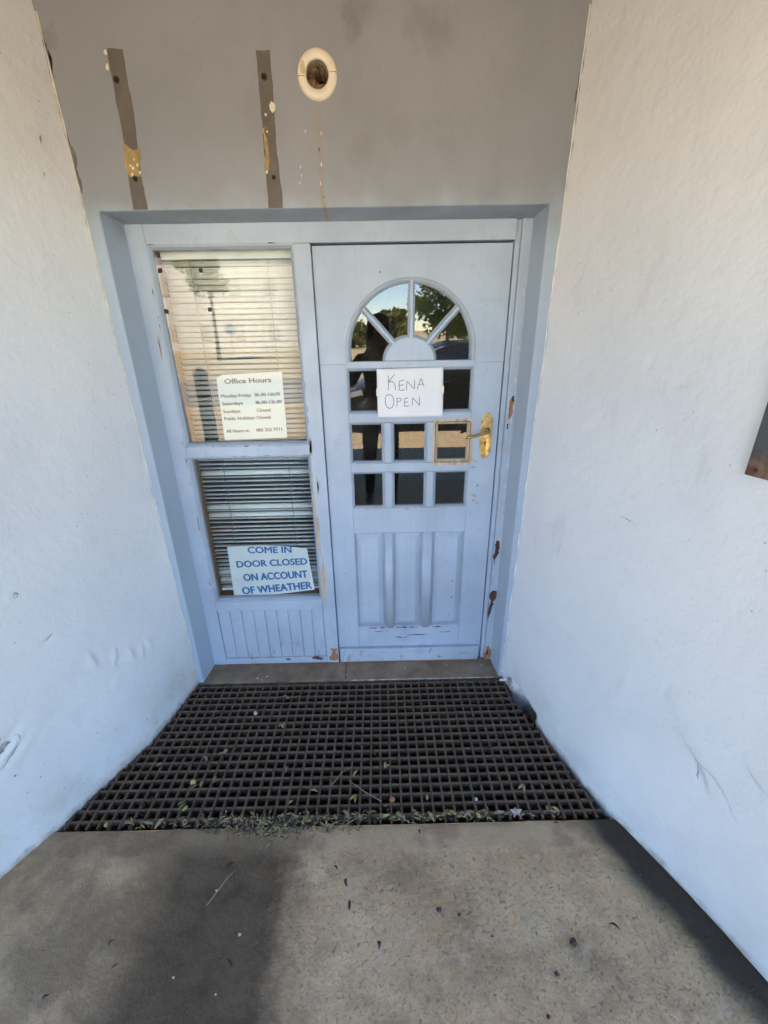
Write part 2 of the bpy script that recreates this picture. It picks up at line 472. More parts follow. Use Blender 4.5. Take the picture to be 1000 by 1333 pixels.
# ------------------------------------------------------------------ mesh helpers
class MB:
    def __init__(s):
        s.v, s.f, s.mi = [], [], []
    def add(s, vs, fs, mi=0):
        o = len(s.v)
        s.v += [tuple(q) for q in vs]
        s.f += [tuple(i + o for i in q) for q in fs]
        s.mi += [mi] * len(fs)
        return s
    def box(s, x0, x1, y0, y1, z0, z1, mi=0):
        return s.add([(x0, y0, z0), (x1, y0, z0), (x1, y1, z0), (x0, y1, z0), (x0, y0, z1), (x1, y0, z1), (x1, y1, z1), (x0, y1, z1)],
                     [(0, 3, 2, 1), (4, 5, 6, 7), (0, 1, 5, 4), (1, 2, 6, 5), (2, 3, 7, 6), (3, 0, 4, 7)], mi)
    def prism(s, poly, y0, y1, mi=0):
        """poly in XZ (counter-clockwise seen from -Y), extruded from y0 (front) to y1 (back)"""
        n = len(poly)
        vs = [(x, y0, z) for x, z in poly] + [(x, y1, z) for x, z in poly]
        fs = [tuple(range(n)), tuple(range(2 * n - 1, n - 1, -1))]
        fs += [(i, i + n, (i + 1) % n + n, (i + 1) % n) for i in range(n)]
        return s.add(vs, fs, mi)
    def tube(s, pts, rad, k=8, cap=True, mi=0):
        pts = [Vector(q) for q in pts]
        if not hasattr(rad, '__len__'):
            rad = [rad] * len(pts)
        rings = []
        ref = Vector((0.13, 0.31, 0.94))
        for i, q in enumerate(pts):
            d = (pts[min(i + 1, len(pts) - 1)] - pts[max(i - 1, 0)]).normalized()
            a = d.cross(ref)
            if a.length < 0.05:
                a = d.cross(Vector((1, 0, 0)))
            a.normalize()
            b = d.cross(a)
            rings.append([q + (a * math.cos(2 * PI * j / k) + b * math.sin(2 * PI * j / k)) * rad[i] for j in range(k)])
        vs = [q for r_ in rings for q in r_]
        fs = []
        for i in range(len(pts) - 1):
            for j in range(k):
                fs.append((i * k + j, i * k + (j + 1) % k, (i + 1) * k + (j + 1) % k, (i + 1) * k + j))
        if cap:
            fs.append(tuple(range(k - 1, -1, -1)))
            fs.append(tuple((len(pts) - 1) * k + j for j in range(k)))
        return s.add(vs, fs, mi)
    def grid(s, P, nu, nv, mi=0, flip=False):
        vs = [P(i / nu, j / nv) for j in range(nv + 1) for i in range(nu + 1)]
        fs = []
        for j in range(nv):
            for i in range(nu):
                a = j * (nu + 1) + i
                q = (a, a + 1, a + nu + 2, a + nu + 1)
                fs.append(q[::-1] if flip else q)
        return s.add(vs, fs, mi)
    def mesh(s, name, mats, smooth=False):
        me = bpy.data.meshes.new(name)
        me.from_pydata(s.v, [], s.f)
        for q in (mats if isinstance(mats, (list, tuple)) else [mats]):
            me.materials.append(M[q] if isinstance(q, str) else q)
        if any(s.mi):
            me.polygons.foreach_set('material_index', s.mi)
        if smooth:
            me.polygons.foreach_set('use_smooth', [True] * len(me.polygons))
        me.update()
        return me
    def build(s, name, mats, parent=None, smooth=False, bevel=0, seg=2, fix=False):
        me = s.mesh(name, mats, smooth)
        if fix:
            b = bmesh.new()
            b.from_mesh(me)
            bmesh.ops.recalc_face_normals(b, faces=b.faces)
            b.to_mesh(me)
            b.free()
        return link(name, me, parent, bevel, seg)

def link(name, me, parent=None, bevel=0, seg=2):
    o = bpy.data.objects.new(name, me)
    COL.objects.link(o)
    if parent is not None:
        o.parent = parent
        p, t = parent, Matrix.Identity(4)
        t = parent['_inv'] if False else INV.get(parent.name, Matrix.Identity(4))
        o.matrix_parent_inverse = t
        INV[o.name] = Matrix.Identity(4)
    if bevel:
        b = o.modifiers.new('bevel', 'BEVEL')
        b.width = bevel
        b.segments = seg
        b.limit_method = 'ANGLE'
        b.angle_limit = R(35)
        b.harden_normals = False
    return o
INV = {}

def tag(o, label, cat=None, group=None, kind=None):
    o['label'] = label
    if cat:
        o['category'] = cat
    if group:
        o['group'] = group
    if kind:
        o['kind'] = kind
    return o

def thing(name, label, cat, loc, group=None):
    o = bpy.data.objects.new(name, None)
    COL.objects.link(o)
    o.location = loc
    o.empty_display_size = 0.1
    INV[o.name] = Matrix.Translation(Vector(loc)).inverted()
    return tag(o, label, cat, group)

def ragged(pts, amp, levels=3, seed=0):
    rnd = random.Random(seed * 7919 + len(pts))
    for _ in range(levels):
        q = []
        for i, (a, b) in enumerate(pts):
            c, d = pts[(i + 1) % len(pts)]
            q.append((a, b))
            L = math.hypot(c - a, d - b)
            q.append(((a + c) / 2 + rnd.uniform(-1, 1) * amp * L, (b + d) / 2 + rnd.uniform(-1, 1) * amp * L))
        pts = q
    return pts

def patch(name, parent, pts, y, mat, amp=0.16, lv=3, seed=1, thick=0.0006):
    """a scab of bare material in an XZ plane facing -Y"""
    poly = ragged(pts, amp, lv, seed)
    ar = sum(poly[i][0] * poly[(i + 1) % len(poly)][1] - poly[(i + 1) % len(poly)][0] * poly[i][1] for i in range(len(poly)))
    if ar < 0:
        poly = poly[::-1]
    return MB().prism(poly, y - thick, y + 0.0002, 0).build(name, mat, parent)

def blob_pts(x, z, rx, rz, n=7, seed=0):
    rnd = random.Random(seed + 31)
    return [(x + rx * rnd.uniform(0.6, 1.15) * math.cos(2 * PI * i / n), z + rz * rnd.uniform(0.6, 1.15) * math.sin(2 * PI * i / n)) for i in range(n)]

def fb(x, y, z=0.0, oct=3):
    return mnoise.fractal(Vector((x, y, z)), 1.0, 2.0, oct)

def sstep(a, b, x):
    t = max(0.0, min(1.0, (x - a) / (b - a)))
    return t * t * (3 - 2 * t)

def interp(tab, y):
    """tab: list of (y descending, x)"""
    for (y0, x0), (y1, x1) in zip(tab, tab[1:]):
        if y1 <= y <= y0 or (y < y1 and (y1, x1) == tab[-1]) or (y > y0 and (y0, x0) == tab[0]):
            return x0 + (x1 - x0) * (y - y0) / (y1 - y0)
    return tab[-1][1]

# ================================================================== SETTING
YW = -0.15      # face of the wall above the door
YF = -0.020     # face of the timber frame
TL = [(-0.15, -0.742), (-0.478, -0.803), (-0.654, -0.878), (-0.742, -0.925), (-0.868, -0.972), (-1.035, -1.062), (-1.25, -1.17), (-1.45, -1.25)]
TR = [(-0.15, 0.886), (-0.394, 0.948), (-0.634, 1.016), (-0.793, 1.067), (-0.888, 1.108), (-1.013, 1.172), (-1.172, 1.248), (-1.333, 1.309), (-1.45, 1.35)]

def left_x(y, z):
    base = sum(interp(TL, y + k) for k in (-0.05, 0, 0.05)) / 3 if y < -0.22 else interp(TL, y)
    straight = -0.742 - 0.33 * (-0.15 - y)
    return base + (straight - base) * sstep(0.05, 0.55, z) - 0.030 * z / 2.65

def right_x(y, z):
    base = sum(interp(TR, y + k) for k in (-0.05, 0, 0.05)) / 3 if y < -0.22 else interp(TR, y)
    straight = 0.886 + 0.335 * (-0.15 - y)
    return base + (straight - base) * sstep(0.05, 0.55, z) + 0.048 * z / 2.65

def wall_grid(fx, sign, feats, mat, name, label):
    def P(u, v):
        y = YW + 0.002 + (-1.45 - YW) * u
        z = -0.16 + (2.74 + 0.16) * v
        x = fx(y, max(z, 0.0))
        d = 0.0035 * fb(y * 3, z * 3, 1.7 * sign, 3) + 0.0012 * fb(y * 14, z * 14, 5, 2)
        edge = math.exp(-((y - YW) / 0.010) ** 2)
        d += edge * (0.004 * fb(z * 9, 3.3, sign, 3) + 0.003 * fb(z * 40, 1.3, sign, 2))
        for fy, fz, ry, rz, h, tilt in feats:
            ty, tz = y - fy, z - fz
            a, b = ty * math.cos(tilt) + tz * math.sin(tilt), -ty * math.sin(tilt) + tz * math.cos(tilt)
            q = (a / ry) ** 2 + (b / rz) ** 2
            if q < 9:
                d += h * math.exp(-q)
        return (x + sign * d, y, z)
    o = MB().grid(P, 150, 330, 0, flip=(sign > 0)).build(name, mat, None, True)
    return tag(o, label, 'wall', None, 'thing')

lf = [(-0.90, 0.44, 0.035, 0.012, 0.012, 0.5), (-0.89, 0.475, 0.05, 0.018, -0.006, 0.6), (-0.88, 0.40, 0.06, 0.02, 0.006, 0.5),
      (-0.59, 0.53, 0.012, 0.035, 0.009, 0.2), (-0.57, 0.53, 0.012, 0.03, -0.005, 0.2), (-0.51, 0.49, 0.010, 0.03, 0.008, -0.3), (-0.50, 0.45, 0.014, 0.02, -0.004, 0),
      (-0.45, 0.45, 0.012, 0.035, 0.006, 0.1), (-0.40, 0.42, 0.010, 0.03, 0.006, -0.1), (-0.36, 0.43, 0.010, 0.03, 0.005, 0.1), (-0.53, 0.38, 0.02, 0.02, 0.004, 0),
      (-0.75, 0.93, 0.012, 0.012, 0.004, 0), (-0.70, 0.72, 0.02, 0.012, -0.004, 0.4)]
left_wall = wall_grid(left_x, 1, lf, 'wall_l', 'side_wall', 'white plastered side wall with flaking plaster, on the window side of the entrance')
rf = [(-1.055, 0.45, 0.008, 0.030, -0.012, -0.55), (-1.065, 0.455, 0.010, 0.03, -0.0, -0.5), (-1.03, 0.46, 0.02, 0.03, -0.004, -0.5), (-1.0, 0.51, 0.03, 0.006, -0.004, -0.7),
      (-0.9, 0.62, 0.01, 0.03, -0.004, 0.1), (-0.60, 1.60, 0.012, 0.02, -0.005, 0), (-0.7, 1.55, 0.02, 0.015, -0.003, 0), (-0.85, 1.47, 0.03, 0.01, -0.003, 0.3)]
def right_x_hole(y, z):
    x = right_x(y, z)
    k = math.exp(-((y + 0.35) / 0.075) ** 4) * (1 - sstep(0.045, 0.062, z + 0.018 * fb(y * 18, 2.2) - 0.10 * (y + 0.35)))
    return x + 0.075 * k
right_wall = wall_grid(right_x_hole, -1, rf, 'wall_r', 'side_wall', 'white plastered side wall with a thin crack, on the handle side of the door')

# front wall with the door opening and its reveals
fwb = MB()
XO0, XO1, ZO = -0.716, 0.872, 2.118
vsf = [(-0.95, YW, -0.2), (XO0, YW, -0.2), (XO0, YW, ZO), (XO1, YW, ZO), (XO1 - 0.006, YW, -0.2), (1.15, YW, -0.2), (1.15, YW, 2.74), (-0.95, YW, 2.74),
       (-0.697, 0.03, -0.2), (-0.697, 0.03, 2.104), (0.857, 0.03, 2.104), (0.850, 0.03, -0.2)]
BX, BZ, BR, BS = 0.079, 2.474, 0.040, 0.055      # bore for the drain pipe
sq = [(BX - BS, YW, BZ - BS), (BX + BS, YW, BZ - BS), (BX + BS, YW, BZ + BS), (BX - BS, YW, BZ + BS)]
vsf += sq
fwb.add(vsf, [(0, 1, 2, 7), (2, 3, 13, 12), (3, 6, 14, 13), (6, 7, 15, 14), (7, 2, 12, 15), (3, 4, 5, 6), (1, 8, 9, 2), (2, 9, 10, 3), (3, 10, 11, 4)])
def sqp(a):
    c_, s_ = math.cos(a), math.sin(a)
    k_ = BS / max(abs(c_), abs(s_))
    return (BX + c_ * k_, YW, BZ + s_ * k_)
ang_ = [PI / 4 + 2 * PI * i / 32 for i in range(32)]
fwb.add([sqp(a) for a in ang_] + [(BX + BR * math.cos(a), YW, BZ + BR * math.sin(a)) for a in ang_], [(i, (i + 1) % 32, 32 + (i + 1) % 32, 32 + i) for i in range(32)])
front_wall = fwb.build('front_wall', 'front', None, False, 0.006, 3)
tag(front_wall, 'grey-blue plaster wall above and around the door opening with two bare strips', 'wall', None, 'thing')

def strip(pts, mat, seed, name='bare_patch', amp=0.05, lv=4, t=0.0008):
    return patch(name, front_wall, pts, YW, mat, amp, lv, seed, t)
strip([(-0.592, 2.121), (-0.541, 2.121), (-0.543, 2.20), (-0.537, 2.28), (-0.530, 2.37), (-0.527, 2.542), (-0.575, 2.545), (-0.577, 2.45), (-0.578, 2.37), (-0.582, 2.28), (-0.588, 2.20)], 'plaster', 3, amp=0.035)
strip([(-0.119, 2.120), (-0.068, 2.120), (-0.070, 2.22), (-0.070, 2.34), (-0.066, 2.45), (-0.066, 2.535), (-0.111, 2.535), (-0.112, 2.44), (-0.113, 2.33), (-0.116, 2.22)], 'plaster', 5, amp=0.03)
patch('bare_patch', front_wall, [(-0.582, 2.215), (-0.545, 2.215), (-0.530, 2.27), (-0.531, 2.295), (-0.550, 2.288), (-0.583, 2.305)], YW - 0.001, 'ochre', 0.14, 3, 8, 0.0006)
patch('bare_patch', front_wall, [(-0.116, 2.225), (-0.104, 2.225), (-0.100, 2.30), (-0.104, 2.345), (-0.114, 2.34)], YW - 0.001, 'ochre', 0.12, 3, 9, 0.0006)
for i, (x, z, r_) in enumerate(((-0.581, 2.535, 0.007), (-0.584, 2.50, 0.007), (-0.073, 2.395, 0.011), (-0.098, 2.375, 0.004), (-0.565, 2.238, 0.004), (-0.548, 2.246, 0.004), (-0.544, 2.226, 0.004), (-0.572, 2.246, 0.003), (-0.556, 2.262, 0.003), (-0.571, 2.222, 0.004), (-0.112, 2.222, 0.004), (-0.098, 2.331, 0.003))):
    patch('paint_fleck', front_wall, blob_pts(x, z, r_, r_ * 1.3, 7, i), YW - 0.002, 'chipwhite' if i not in (5, 7) else 'cream', 0.12, 1, i, 0.0006)
rnd = random.Random(12)
for i in range(5):   # flaking along the rust streak
    z = 2.15 + i * 0.045 + rnd.uniform(-0.006, 0.006)
    x = 0.071 + rnd.uniform(-0.012, 0.014)
    patch('paint_fleck', front_wall, blob_pts(x, z, rnd.uniform(0.0012, 0.003), rnd.uniform(0.003, 0.009), 6, i), YW, 'chipwhite' if i % 3 else 'rot', 0.15, 1, i + 40)
for x, z in ((0.005, 2.21), (0.004, 2.235), (-0.002, 2.19), (0.028, 2.33)):
    patch('paint_fleck', front_wall, blob_pts(x, z, 0.0015, 0.006, 6, 3), YW, 'chipwhite', 0.1, 1, 5)
def hole(x, z, r_):
    k = 12
    ring = [(x + r_ * math.cos(2 * PI * i / k), z + r_ * math.sin(2 * PI * i / k)) for i in range(k)]
    b = MB()
    b.prism(ring, YW - 0.0022, YW - 0.0004)
    b.build('screw_hole', 'dark', front_wall)
    t = MB().tube([(x + (r_ * 1.25) * math.cos(a), YW - 0.0018, z + r_ * 1.25 * math.sin(a)) for a in [2 * PI * i / 12 for i in range(13)]], 0.0016, 5)
    t.build('wall_plug', 'rot', front_wall, True)
for pts_ in ([(-0.764, 2.17), (-0.757, 2.17), (-0.758, 2.24), (-0.760, 2.33), (-0.768, 2.34), (-0.767, 2.25)], [(-0.768, 2.43), (-0.760, 2.42), (-0.752, 2.52), (-0.768, 2.60)], [(0.915, 2.40), (0.926, 2.38), (0.932, 2.50), (0.922, 2.47)]):
    patch('corner_break', front_wall, pts_, YW, 'crackdark', 0.12, 3, 6, 0.0006)
for x, z, r_ in ((-0.564, 2.469, 0.007), (-0.565, 2.209, 0.006), (-0.092, 2.471, 0.007), (-0.091, 2.207, 0.005)):
    hole(x, z, r_)

# ragged paint seams where the white walls meet the grey-blue wall
def seam(fx, side):
    b = MB()
    n = 150
    q = []
    for i in range(n + 1):
        z = 0.03 + 2.6 * i / n
        q.append((fx(YW, z) + side * (-0.004 + 0.003 * fb(z * 6, side, 7, 3)), YW - 0.0015, z))
    rad = [max(0.0006, 0.0022 + 0.0035 * fb(i * 0.21, side * 3.1, 2, 3)) for i in range(n + 1)]
    b.tube(q, rad, 6)
    return b
o = seam(right_x, 1).build('paint_seam', 'filler', right_wall, True)
o = seam(left_x, -1).build('paint_seam', 'chipwhite', left_wall, True)
def wall_mark(parent, fx, side, pts, width, mat, name):
    """a crack or scar lying on a side wall; pts in (y, z)"""
    b = MB()
    q = [(fx(y, z) - side * 0.0006, y, z) for y, z in pts]
    dense = []
    for a, c in zip(q, q[1:]):
        for k in range(6):
            t = k / 6
            y, z = a[1] + (c[1] - a[1]) * t, a[2] + (c[2] - a[2]) * t
            y += 0.003 * fb(y * 60, z * 60, 3, 2)
            dense.append((fx(y, z) - side * 0.0008, y, z))
    n = len(dense)
    vs = []
    for i, (x, y, z) in enumerate(dense):
        w_ = width * math.sin(PI * (i + 0.6) / (n + 0.2)) * (0.7 + 0.6 * random.random())
        a, c = dense[max(i - 1, 0)], dense[min(i + 1, n - 1)]
        ty, tz = c[1] - a[1], c[2] - a[2]
        L = math.hypot(ty, tz) or 1
        for sg in (-1, 1):
            yy, zz = y - tz / L * w_ * sg, z + ty / L * w_ * sg
            vs.append((fx(yy, zz) - side * 0.0045, yy, zz))
    fs = [(2 * i, 2 * i + 1, 2 * i + 3, 2 * i + 2) for i in range(n - 1)]
    b.add(vs, fs)
    return b.build(name, mat, parent)

# drain collar on the front wall
dc = thing('drain_collar', 'round cream plastic pipe collar with a dirty hole, above the door', 'pipe collar', (0.079, YW, 2.41))
k = 40
cx, cz = 0.079, 2.474
prof = [(0.036, YW + 0.03), (0.036, YW - 0.006), (0.040, YW - 0.010), (0.054, YW - 0.010), (0.061, YW - 0.007), (0.064, YW - 0.001), (0.064, YW + 0.001)]
b = MB()
vs = [(cx + r_ * math.cos(2 * PI * j / k), y, cz + r_ * 1.03 * math.sin(2 * PI * j / k)) for r_, y in prof for j in range(k)]
fs = [(i * k + j, (i + 1) * k + j, (i + 1) * k + (j + 1) % k, i * k + (j + 1) % k) for i in range(len(prof) - 1) for j in range(k)]
b.add(vs, fs)
b.build('collar_ring', 'cream', dc, True, fix=True)
b = MB()
k = 32
rings_ = [(0.0362, YW - 0.004), (0.0358, YW + 0.02), (0.035, YW + 0.05), (0.034, YW + 0.12)]
b.add([(cx + r_ * math.cos(2 * PI * j / k), y, cz + r_ * math.sin(2 * PI * j / k)) for r_, y in rings_ for j in range(k)], [(i * k + j, i * k + (j + 1) % k, (i + 1) * k + (j + 1) % k, (i + 1) * k + j) for i in range(3) for j in range(k)])
b.build('pipe_bore', 'pipe', dc, True)
MB().prism([(cx + 0.036 * math.cos(2 * PI * j / 24), cz + 0.036 * math.sin(2 * PI * j / 24)) for j in range(24)], YW + 0.115, YW + 0.12).build('pipe_end', 'dark', dc)
for j, (dx, dz, yy, rx, rz) in enumerate(((-0.018, -0.016, 0.022, 0.014, 0.016), (0.0, -0.027, 0.014, 0.018, 0.009), (0.017, -0.024, 0.02, 0.012, 0.009), (-0.024, 0.006, 0.04, 0.010, 0.018))):
    b = MB()
    def Q(u, v):
        a, e = 2 * PI * u, PI * (v - 0.5)
        d_ = Vector((math.cos(a) * math.cos(e), math.sin(a) * math.cos(e), math.sin(e)))
        s_ = 1 + 0.6 * fb(d_.x * 1.8 + j * 3, d_.y * 1.8, d_.z * 1.8, 3)
        return (cx + dx + d_.x * rx * s_, YW + yy + d_.y * 0.014 * s_, cz + dz + d_.z * rz * s_)
    b.grid(Q, 12, 8)
    b.build('mud_nest', 'rustbrown', dc, True)
b = MB()
for i in range(16):
    a = rnd.uniform(0, 2 * PI)
    r0 = rnd.uniform(0.012, 0.034)
    p0 = Vector((cx + r0 * math.cos(a), YW + 0.012, cz + r0 * math.sin(a)))
    b.tube([p0, p0 + Vector((rnd.uniform(-0.01, 0.01), -0.004, rnd.uniform(-0.012, 0.012))), p0 + Vector((rnd.uniform(-0.014, 0.014), -0.003, rnd.uniform(-0.03, 0.012)))], [0.002, 0.0016, 0.0006], 5)
b.build('nest_debris', 'rustbrown', dc, True)
for x0, x1, z in ((cx - 0.062, cx - 0.040, cz - 0.006), (cx + 0.040, cx + 0.062, cz + 0.003)):
    MB().box(x0, x1, YW - 0.0106, YW - 0.0092, z - 0.0006, z + 0.0006).build('joint_line', 'rustbrown', dc)
patch('dirt_stain', dc, blob_pts(cx - 0.046, cz + 0.014, 0.011, 0.017, 8, 5), YW - 0.0101, plain('tea_stain', (0.58, 0.46, 0.27), 0.6, 0.2, 60), 0.15, 2, 3, 0.0004)
patch('tar_mark', dc, [(cx + 0.017, cz + 0.060), (cx + 0.026, cz + 0.060), (cx + 0.023, cz + 0.076), (cx + 0.019, cz + 0.074)], YW, 'crack', 0.2, 2, 4)

# ------------------------------------------------------------------ floor, step, pit
xs = [-8, -5, -3, -2] + [-1.5 + i * 0.014 for i in range(236)] + [2.2, 3, 5, 8]
ys = [-0.893 - i * 0.012 for i in range(62)] + [-1.7, -1.9, -2.2, -2.6]
b = MB()
vs = []
for y in ys:
    for x in xs:
        z = 0.0
        if -1.6 < x < 1.9 and y > -1.65:
            z = 0.0022 * fb(x * 5, y * 5, 0, 3) + 0.0010 * fb(x * 22, y * 22, 3, 2) - 0.006 * math.exp(-((y + 0.893) / 0.008) ** 2) * (0.6 + 0.8 * fb(x * 8, 2, 9, 3))
        yy = y + (0.004 * fb(x * 7, 1.1, 4, 3) if y == ys[0] else 0)
        vs.append((x, yy, z))
nx = len(xs)
fs = [(j * nx + i, (j + 1) * nx + i, (j + 1) * nx + i + 1, j * nx + i + 1) for j in range(len(ys) - 1) for i in range(nx - 1)]
b.add(vs, fs)
o = len(b.v)
b.add([(x, -0.893, -0.003) for x in (-2, 2.2)] + [(x, -0.893, -0.18) for x in (-2, 2.2)], [(0, 2, 3, 1)])
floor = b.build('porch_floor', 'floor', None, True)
tag(floor, 'worn stained concrete porch floor', None, None, 'structure')

step = MB()
def PS(u, v):
    x = -0.80 + 1.72 * u
    y = -0.157 + 0.20 * v
    e = math.exp(-(v / 0.03) ** 2)
    return (x, y + 0.004 * fb(x * 9, 1, 1, 3) * (v < 0.02), 0.0 + 0.0018 * fb(x * 7, y * 9, 2, 3) - e * (0.003 + 0.004 * fb(x * 12, 5, 5, 3)))
step.grid(PS, 130, 22)
step.add([(-0.80, -0.157, -0.002), (0.92, -0.157, -0.002), (0.92, -0.157, -0.2), (-0.80, -0.157, -0.2)], [(0, 3, 2, 1)])
doorstep = step.build('doorstep', 'step', None, True)
tag(doorstep, 'narrow dirty concrete doorstep under the blue door and window', 'step')
b = MB()   # white cement lip left along the front of the step
q = [(0.075 + i * 0.0125, -0.158 + 0.0015 * fb(i * 0.7, 1, 3, 2), -0.001 + 0.002 * fb(i * 0.5, 4, 3, 2)) for i in range(62)]
b.tube(q, [max(0.0005, 0.0022 + 0.0036 * fb(i * 0.4, 8, 3, 3)) for i in range(62)], 6)
M['lip'] = plain('pale_cement', (0.46, 0.42, 0.36), 0.9, 0.2, 30)
b.build('cement_lip', 'lip', doorstep, True)
MB().box(0.0425, 0.0445, -0.155, -0.02, 0.0004, 0.0026).build('joint_line', 'dark', doorstep)

b = MB()
b.box(-1.35, 1.5, -0.893, -0.157, -0.18, -0.13)
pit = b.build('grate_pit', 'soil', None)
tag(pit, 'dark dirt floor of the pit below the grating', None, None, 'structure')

# ------------------------------------------------------------------ grating
ZG = -0.004
gr = thing('floor_grating', 'dark rusty steel grid mat set in the floor before the door', 'grating', (0.1, -0.52, ZG - 0.03))
def wob(x, y):
    return 0.0022 * fb(x * 2.3, y * 2.3, 4, 2)
rows = [-0.180 - i * 0.0397 for i in range(18)]
for i, y in enumerate(rows):
    x0, x1 = left_x(y, 0) - 0.02, right_x(y, 0) - 0.012
    if -0.43 < y < -0.25:
        x1 = right_x(y, 0) - 0.022
    if i == 0:
        x1 = 0.868
    b = MB()
    n = 16
    hw, dp = 0.0043, 0.028
    ring = [(-hw, -dp), (hw, -dp), (hw, -0.004), (hw * 0.6, 0), (-hw * 0.6, 0), (-hw, -0.004)]
    vs = [(x0 + (x1 - x0) * t / n, y + a + 0.0012 * fb(t * 0.5, i, 3, 2), ZG + c + wob(x0 + (x1 - x0) * t / n, y)) for t in range(n + 1) for a, c in ring]
    fs = [(t * 6 + j, t * 6 + (j + 1) % 6, t * 6 + 6 + (j + 1) % 6, t * 6 + 6 + j) for t in range(n) for j in range(6)]
    fs += [(0, 1, 2, 3, 4, 5)[::-1], tuple(n * 6 + j for j in range(6))]
    b.add(vs, fs)
    b.build('long_bar', 'steel', gr, fix=True)
def y_at_wall(x):
    """nearest y (from the door outwards) at which x is inside both walls"""
    y = -0.165
    while y > -0.88:
        lim = right_x(y, 0) - (0.022 if -0.43 < y < -0.25 else 0.012)
        if left_x(y, 0) - 0.02 < x < lim:
            return y
        y -= 0.006
    return None
x = -1.0
ci = 0
while x < 1.13:
    y0 = y_at_wall(x)
    if y0 is not None and y0 > -0.85:
        b = MB()
        xa = x + 0.0012 * fb(x * 9, 2, 2, 2)
        n = 6
        hw, dp = 0.0042, 0.024
        ring = [(-hw, -dp), (hw, -dp), (hw, -0.002), (0, 0.0006), (-hw, -0.002)]
        vs = [(xa + a + 0.001 * fb(t * 0.8, x * 5, 1, 2), y0 + (-0.884 - y0) * t / n, ZG + 0.0012 + c + wob(x, y0 + (-0.884 - y0) * t / n)) for t in range(n + 1) for a, c in ring]
        fs = [(t * 5 + j, t * 5 + (j + 1) % 5, t * 5 + 5 + (j + 1) % 5, t * 5 + 5 + j) for t in range(n) for j in range(5)]
        fs += [(4, 3, 2, 1, 0), tuple(n * 5 + j for j in range(5))]
        b.add(vs, fs)
        b.build('cross_bar', 'steel', gr, fix=True)
    x += 0.041
    ci += 1

# ================================================================== DOOR FRAME AND WINDOW
DX0, DX1 = 0.003, 0.796
fr = thing('door_frame', 'pale blue timber frame holding the door and a two-pane sidelight', 'door frame', (0.08, 0, 0))
def fbox(name, x0, x1, z0, z1, y0=YF, y1=0.06, mat='frame', bev=0.003):
    return MB().box(x0, x1, y0, y1, z0, z1).build(name, mat, fr, False, bev, 2)
fbox('jamb', -0.705, -0.634, 0.001, 2.108)
fbox('jamb', 0.822, 0.862, 0.001, 2.108)
fbox('door_stop', 0.8005, 0.8215, 0.001, 2.108, -0.006, 0.06)
fbox('head', -0.6335, 0.8, 2.038, 2.108)
fbox('mullion', -0.067, 0.0, 0.001, 2.0375, YF - 0.001)
fbox('transom', -0.6335, -0.0675, 1.197, 1.247)
fbox('window_sill', -0.6335, -0.0675, 0.357, 0.416, YF - 0.002)
fbox('bottom_rail', -0.6335, -0.0675, 0.001, 0.040, YF + 0.001)
for i in range(9):
    x0 = -0.633 + i * 0.0628
    MB().box(x0 + 0.0006, x0 + 0.0622, YF + 0.006 + 0.0008 * (i % 3), 0.03, 0.0405, 0.3565).build('tongue_board', 'frame', fr, False, 0.0035, 1)
def rim(name, x0, x1, z0, z1, wd, ya, yb, mat, parent, yback=0.02):
    """a mitred glazing bead: sloping from ya at its outer edge to yb at its inner edge"""
    o_, i_ = [(x0, z0), (x1, z0), (x1, z1), (x0, z1)], [(x0 + wd, z0 + wd), (x1 - wd, z0 + wd), (x1 - wd, z1 - wd), (x0 + wd, z1 - wd)]
    b = MB()
    hw = wd * 0.35
    m_ = [(x0 + hw, z0 + hw), (x1 - hw, z0 + hw), (x1 - hw, z1 - hw), (x0 + hw, z1 - hw)]
    vs = [(p[0], ya, p[1]) for p in o_] + [(p[0], ya + 0.001, p[1]) for p in m_] + [(p[0], yb, p[1]) for p in i_] + [(p[0], yback, p[1]) for p in i_] + [(p[0], yback, p[1]) for p in o_]
    fs = []
    for k_ in range(4):
        for j in range(4):
            fs.append((k_ * 4 + j, k_ * 4 + (j + 1) % 4, k_ * 4 + 4 + (j + 1) % 4, k_ * 4 + 4 + j))
    for j in range(4):
        fs.append((16 + j, 16 + (j + 1) % 4, (j + 1) % 4, j))
    b.add(vs, fs)
    return b.build(name, mat, parent, fix=True)
TILT = math.tan(R(0.8))
def pane(x0, x1, z0, z1, y, parent, zc=None, poly=None, turn=0.0):
    """a glass pane, its top leaning slightly outwards"""
    poly = poly or [(x0, z0), (x1, z0), (x1, z1), (x0, z1)]
    zc = (z0 + z1) / 2 if zc is None else zc
    n = len(poly)
    xc = (x0 + x1) / 2
    vs = [(p[0], y + h_ - (p[1] - zc) * TILT + (p[0] - xc) * turn, p[1]) for h_ in (0.0, 0.003) for p in poly]
    fs = [tuple(range(n)), tuple(range(2 * n - 1, n - 1, -1))] + [(i, i + n, (i + 1) % n + n, (i + 1) % n) for i in range(n)]
    return MB().add(vs, fs).build('pane', 'glass' if parent is fr else 'doorglass', parent, fix=True)
for z0, z1 in ((1.247, 2.038), (0.416, 1.197)):
    rim('glazing_bead', -0.634, -0.067, z0, z1, 0.014, YF + 0.004, -0.003, 'bead', fr, 0.022)
    pane(-0.630, -0.071, z0 + 0.004, z1 - 0.004, 0.011, fr, None, None, math.tan(R(1.4)))
for z0, z1 in ((1.2475, 2.0375), (0.4165, 1.1965)):
    MB().box(-0.633, -0.622, 0.023, 0.075, z0, z1).build('inner_lining', 'wood', fr, False, 0.002)
    MB().box(-0.076, -0.0675, 0.024, 0.075, z0, z1).build('inner_lining', 'frame', fr, False, 0.002)
MB().box(-0.623, -0.077, 0.024, 0.10, 0.4165, 0.428).build('inner_sill', 'wood', fr, False, 0.002)
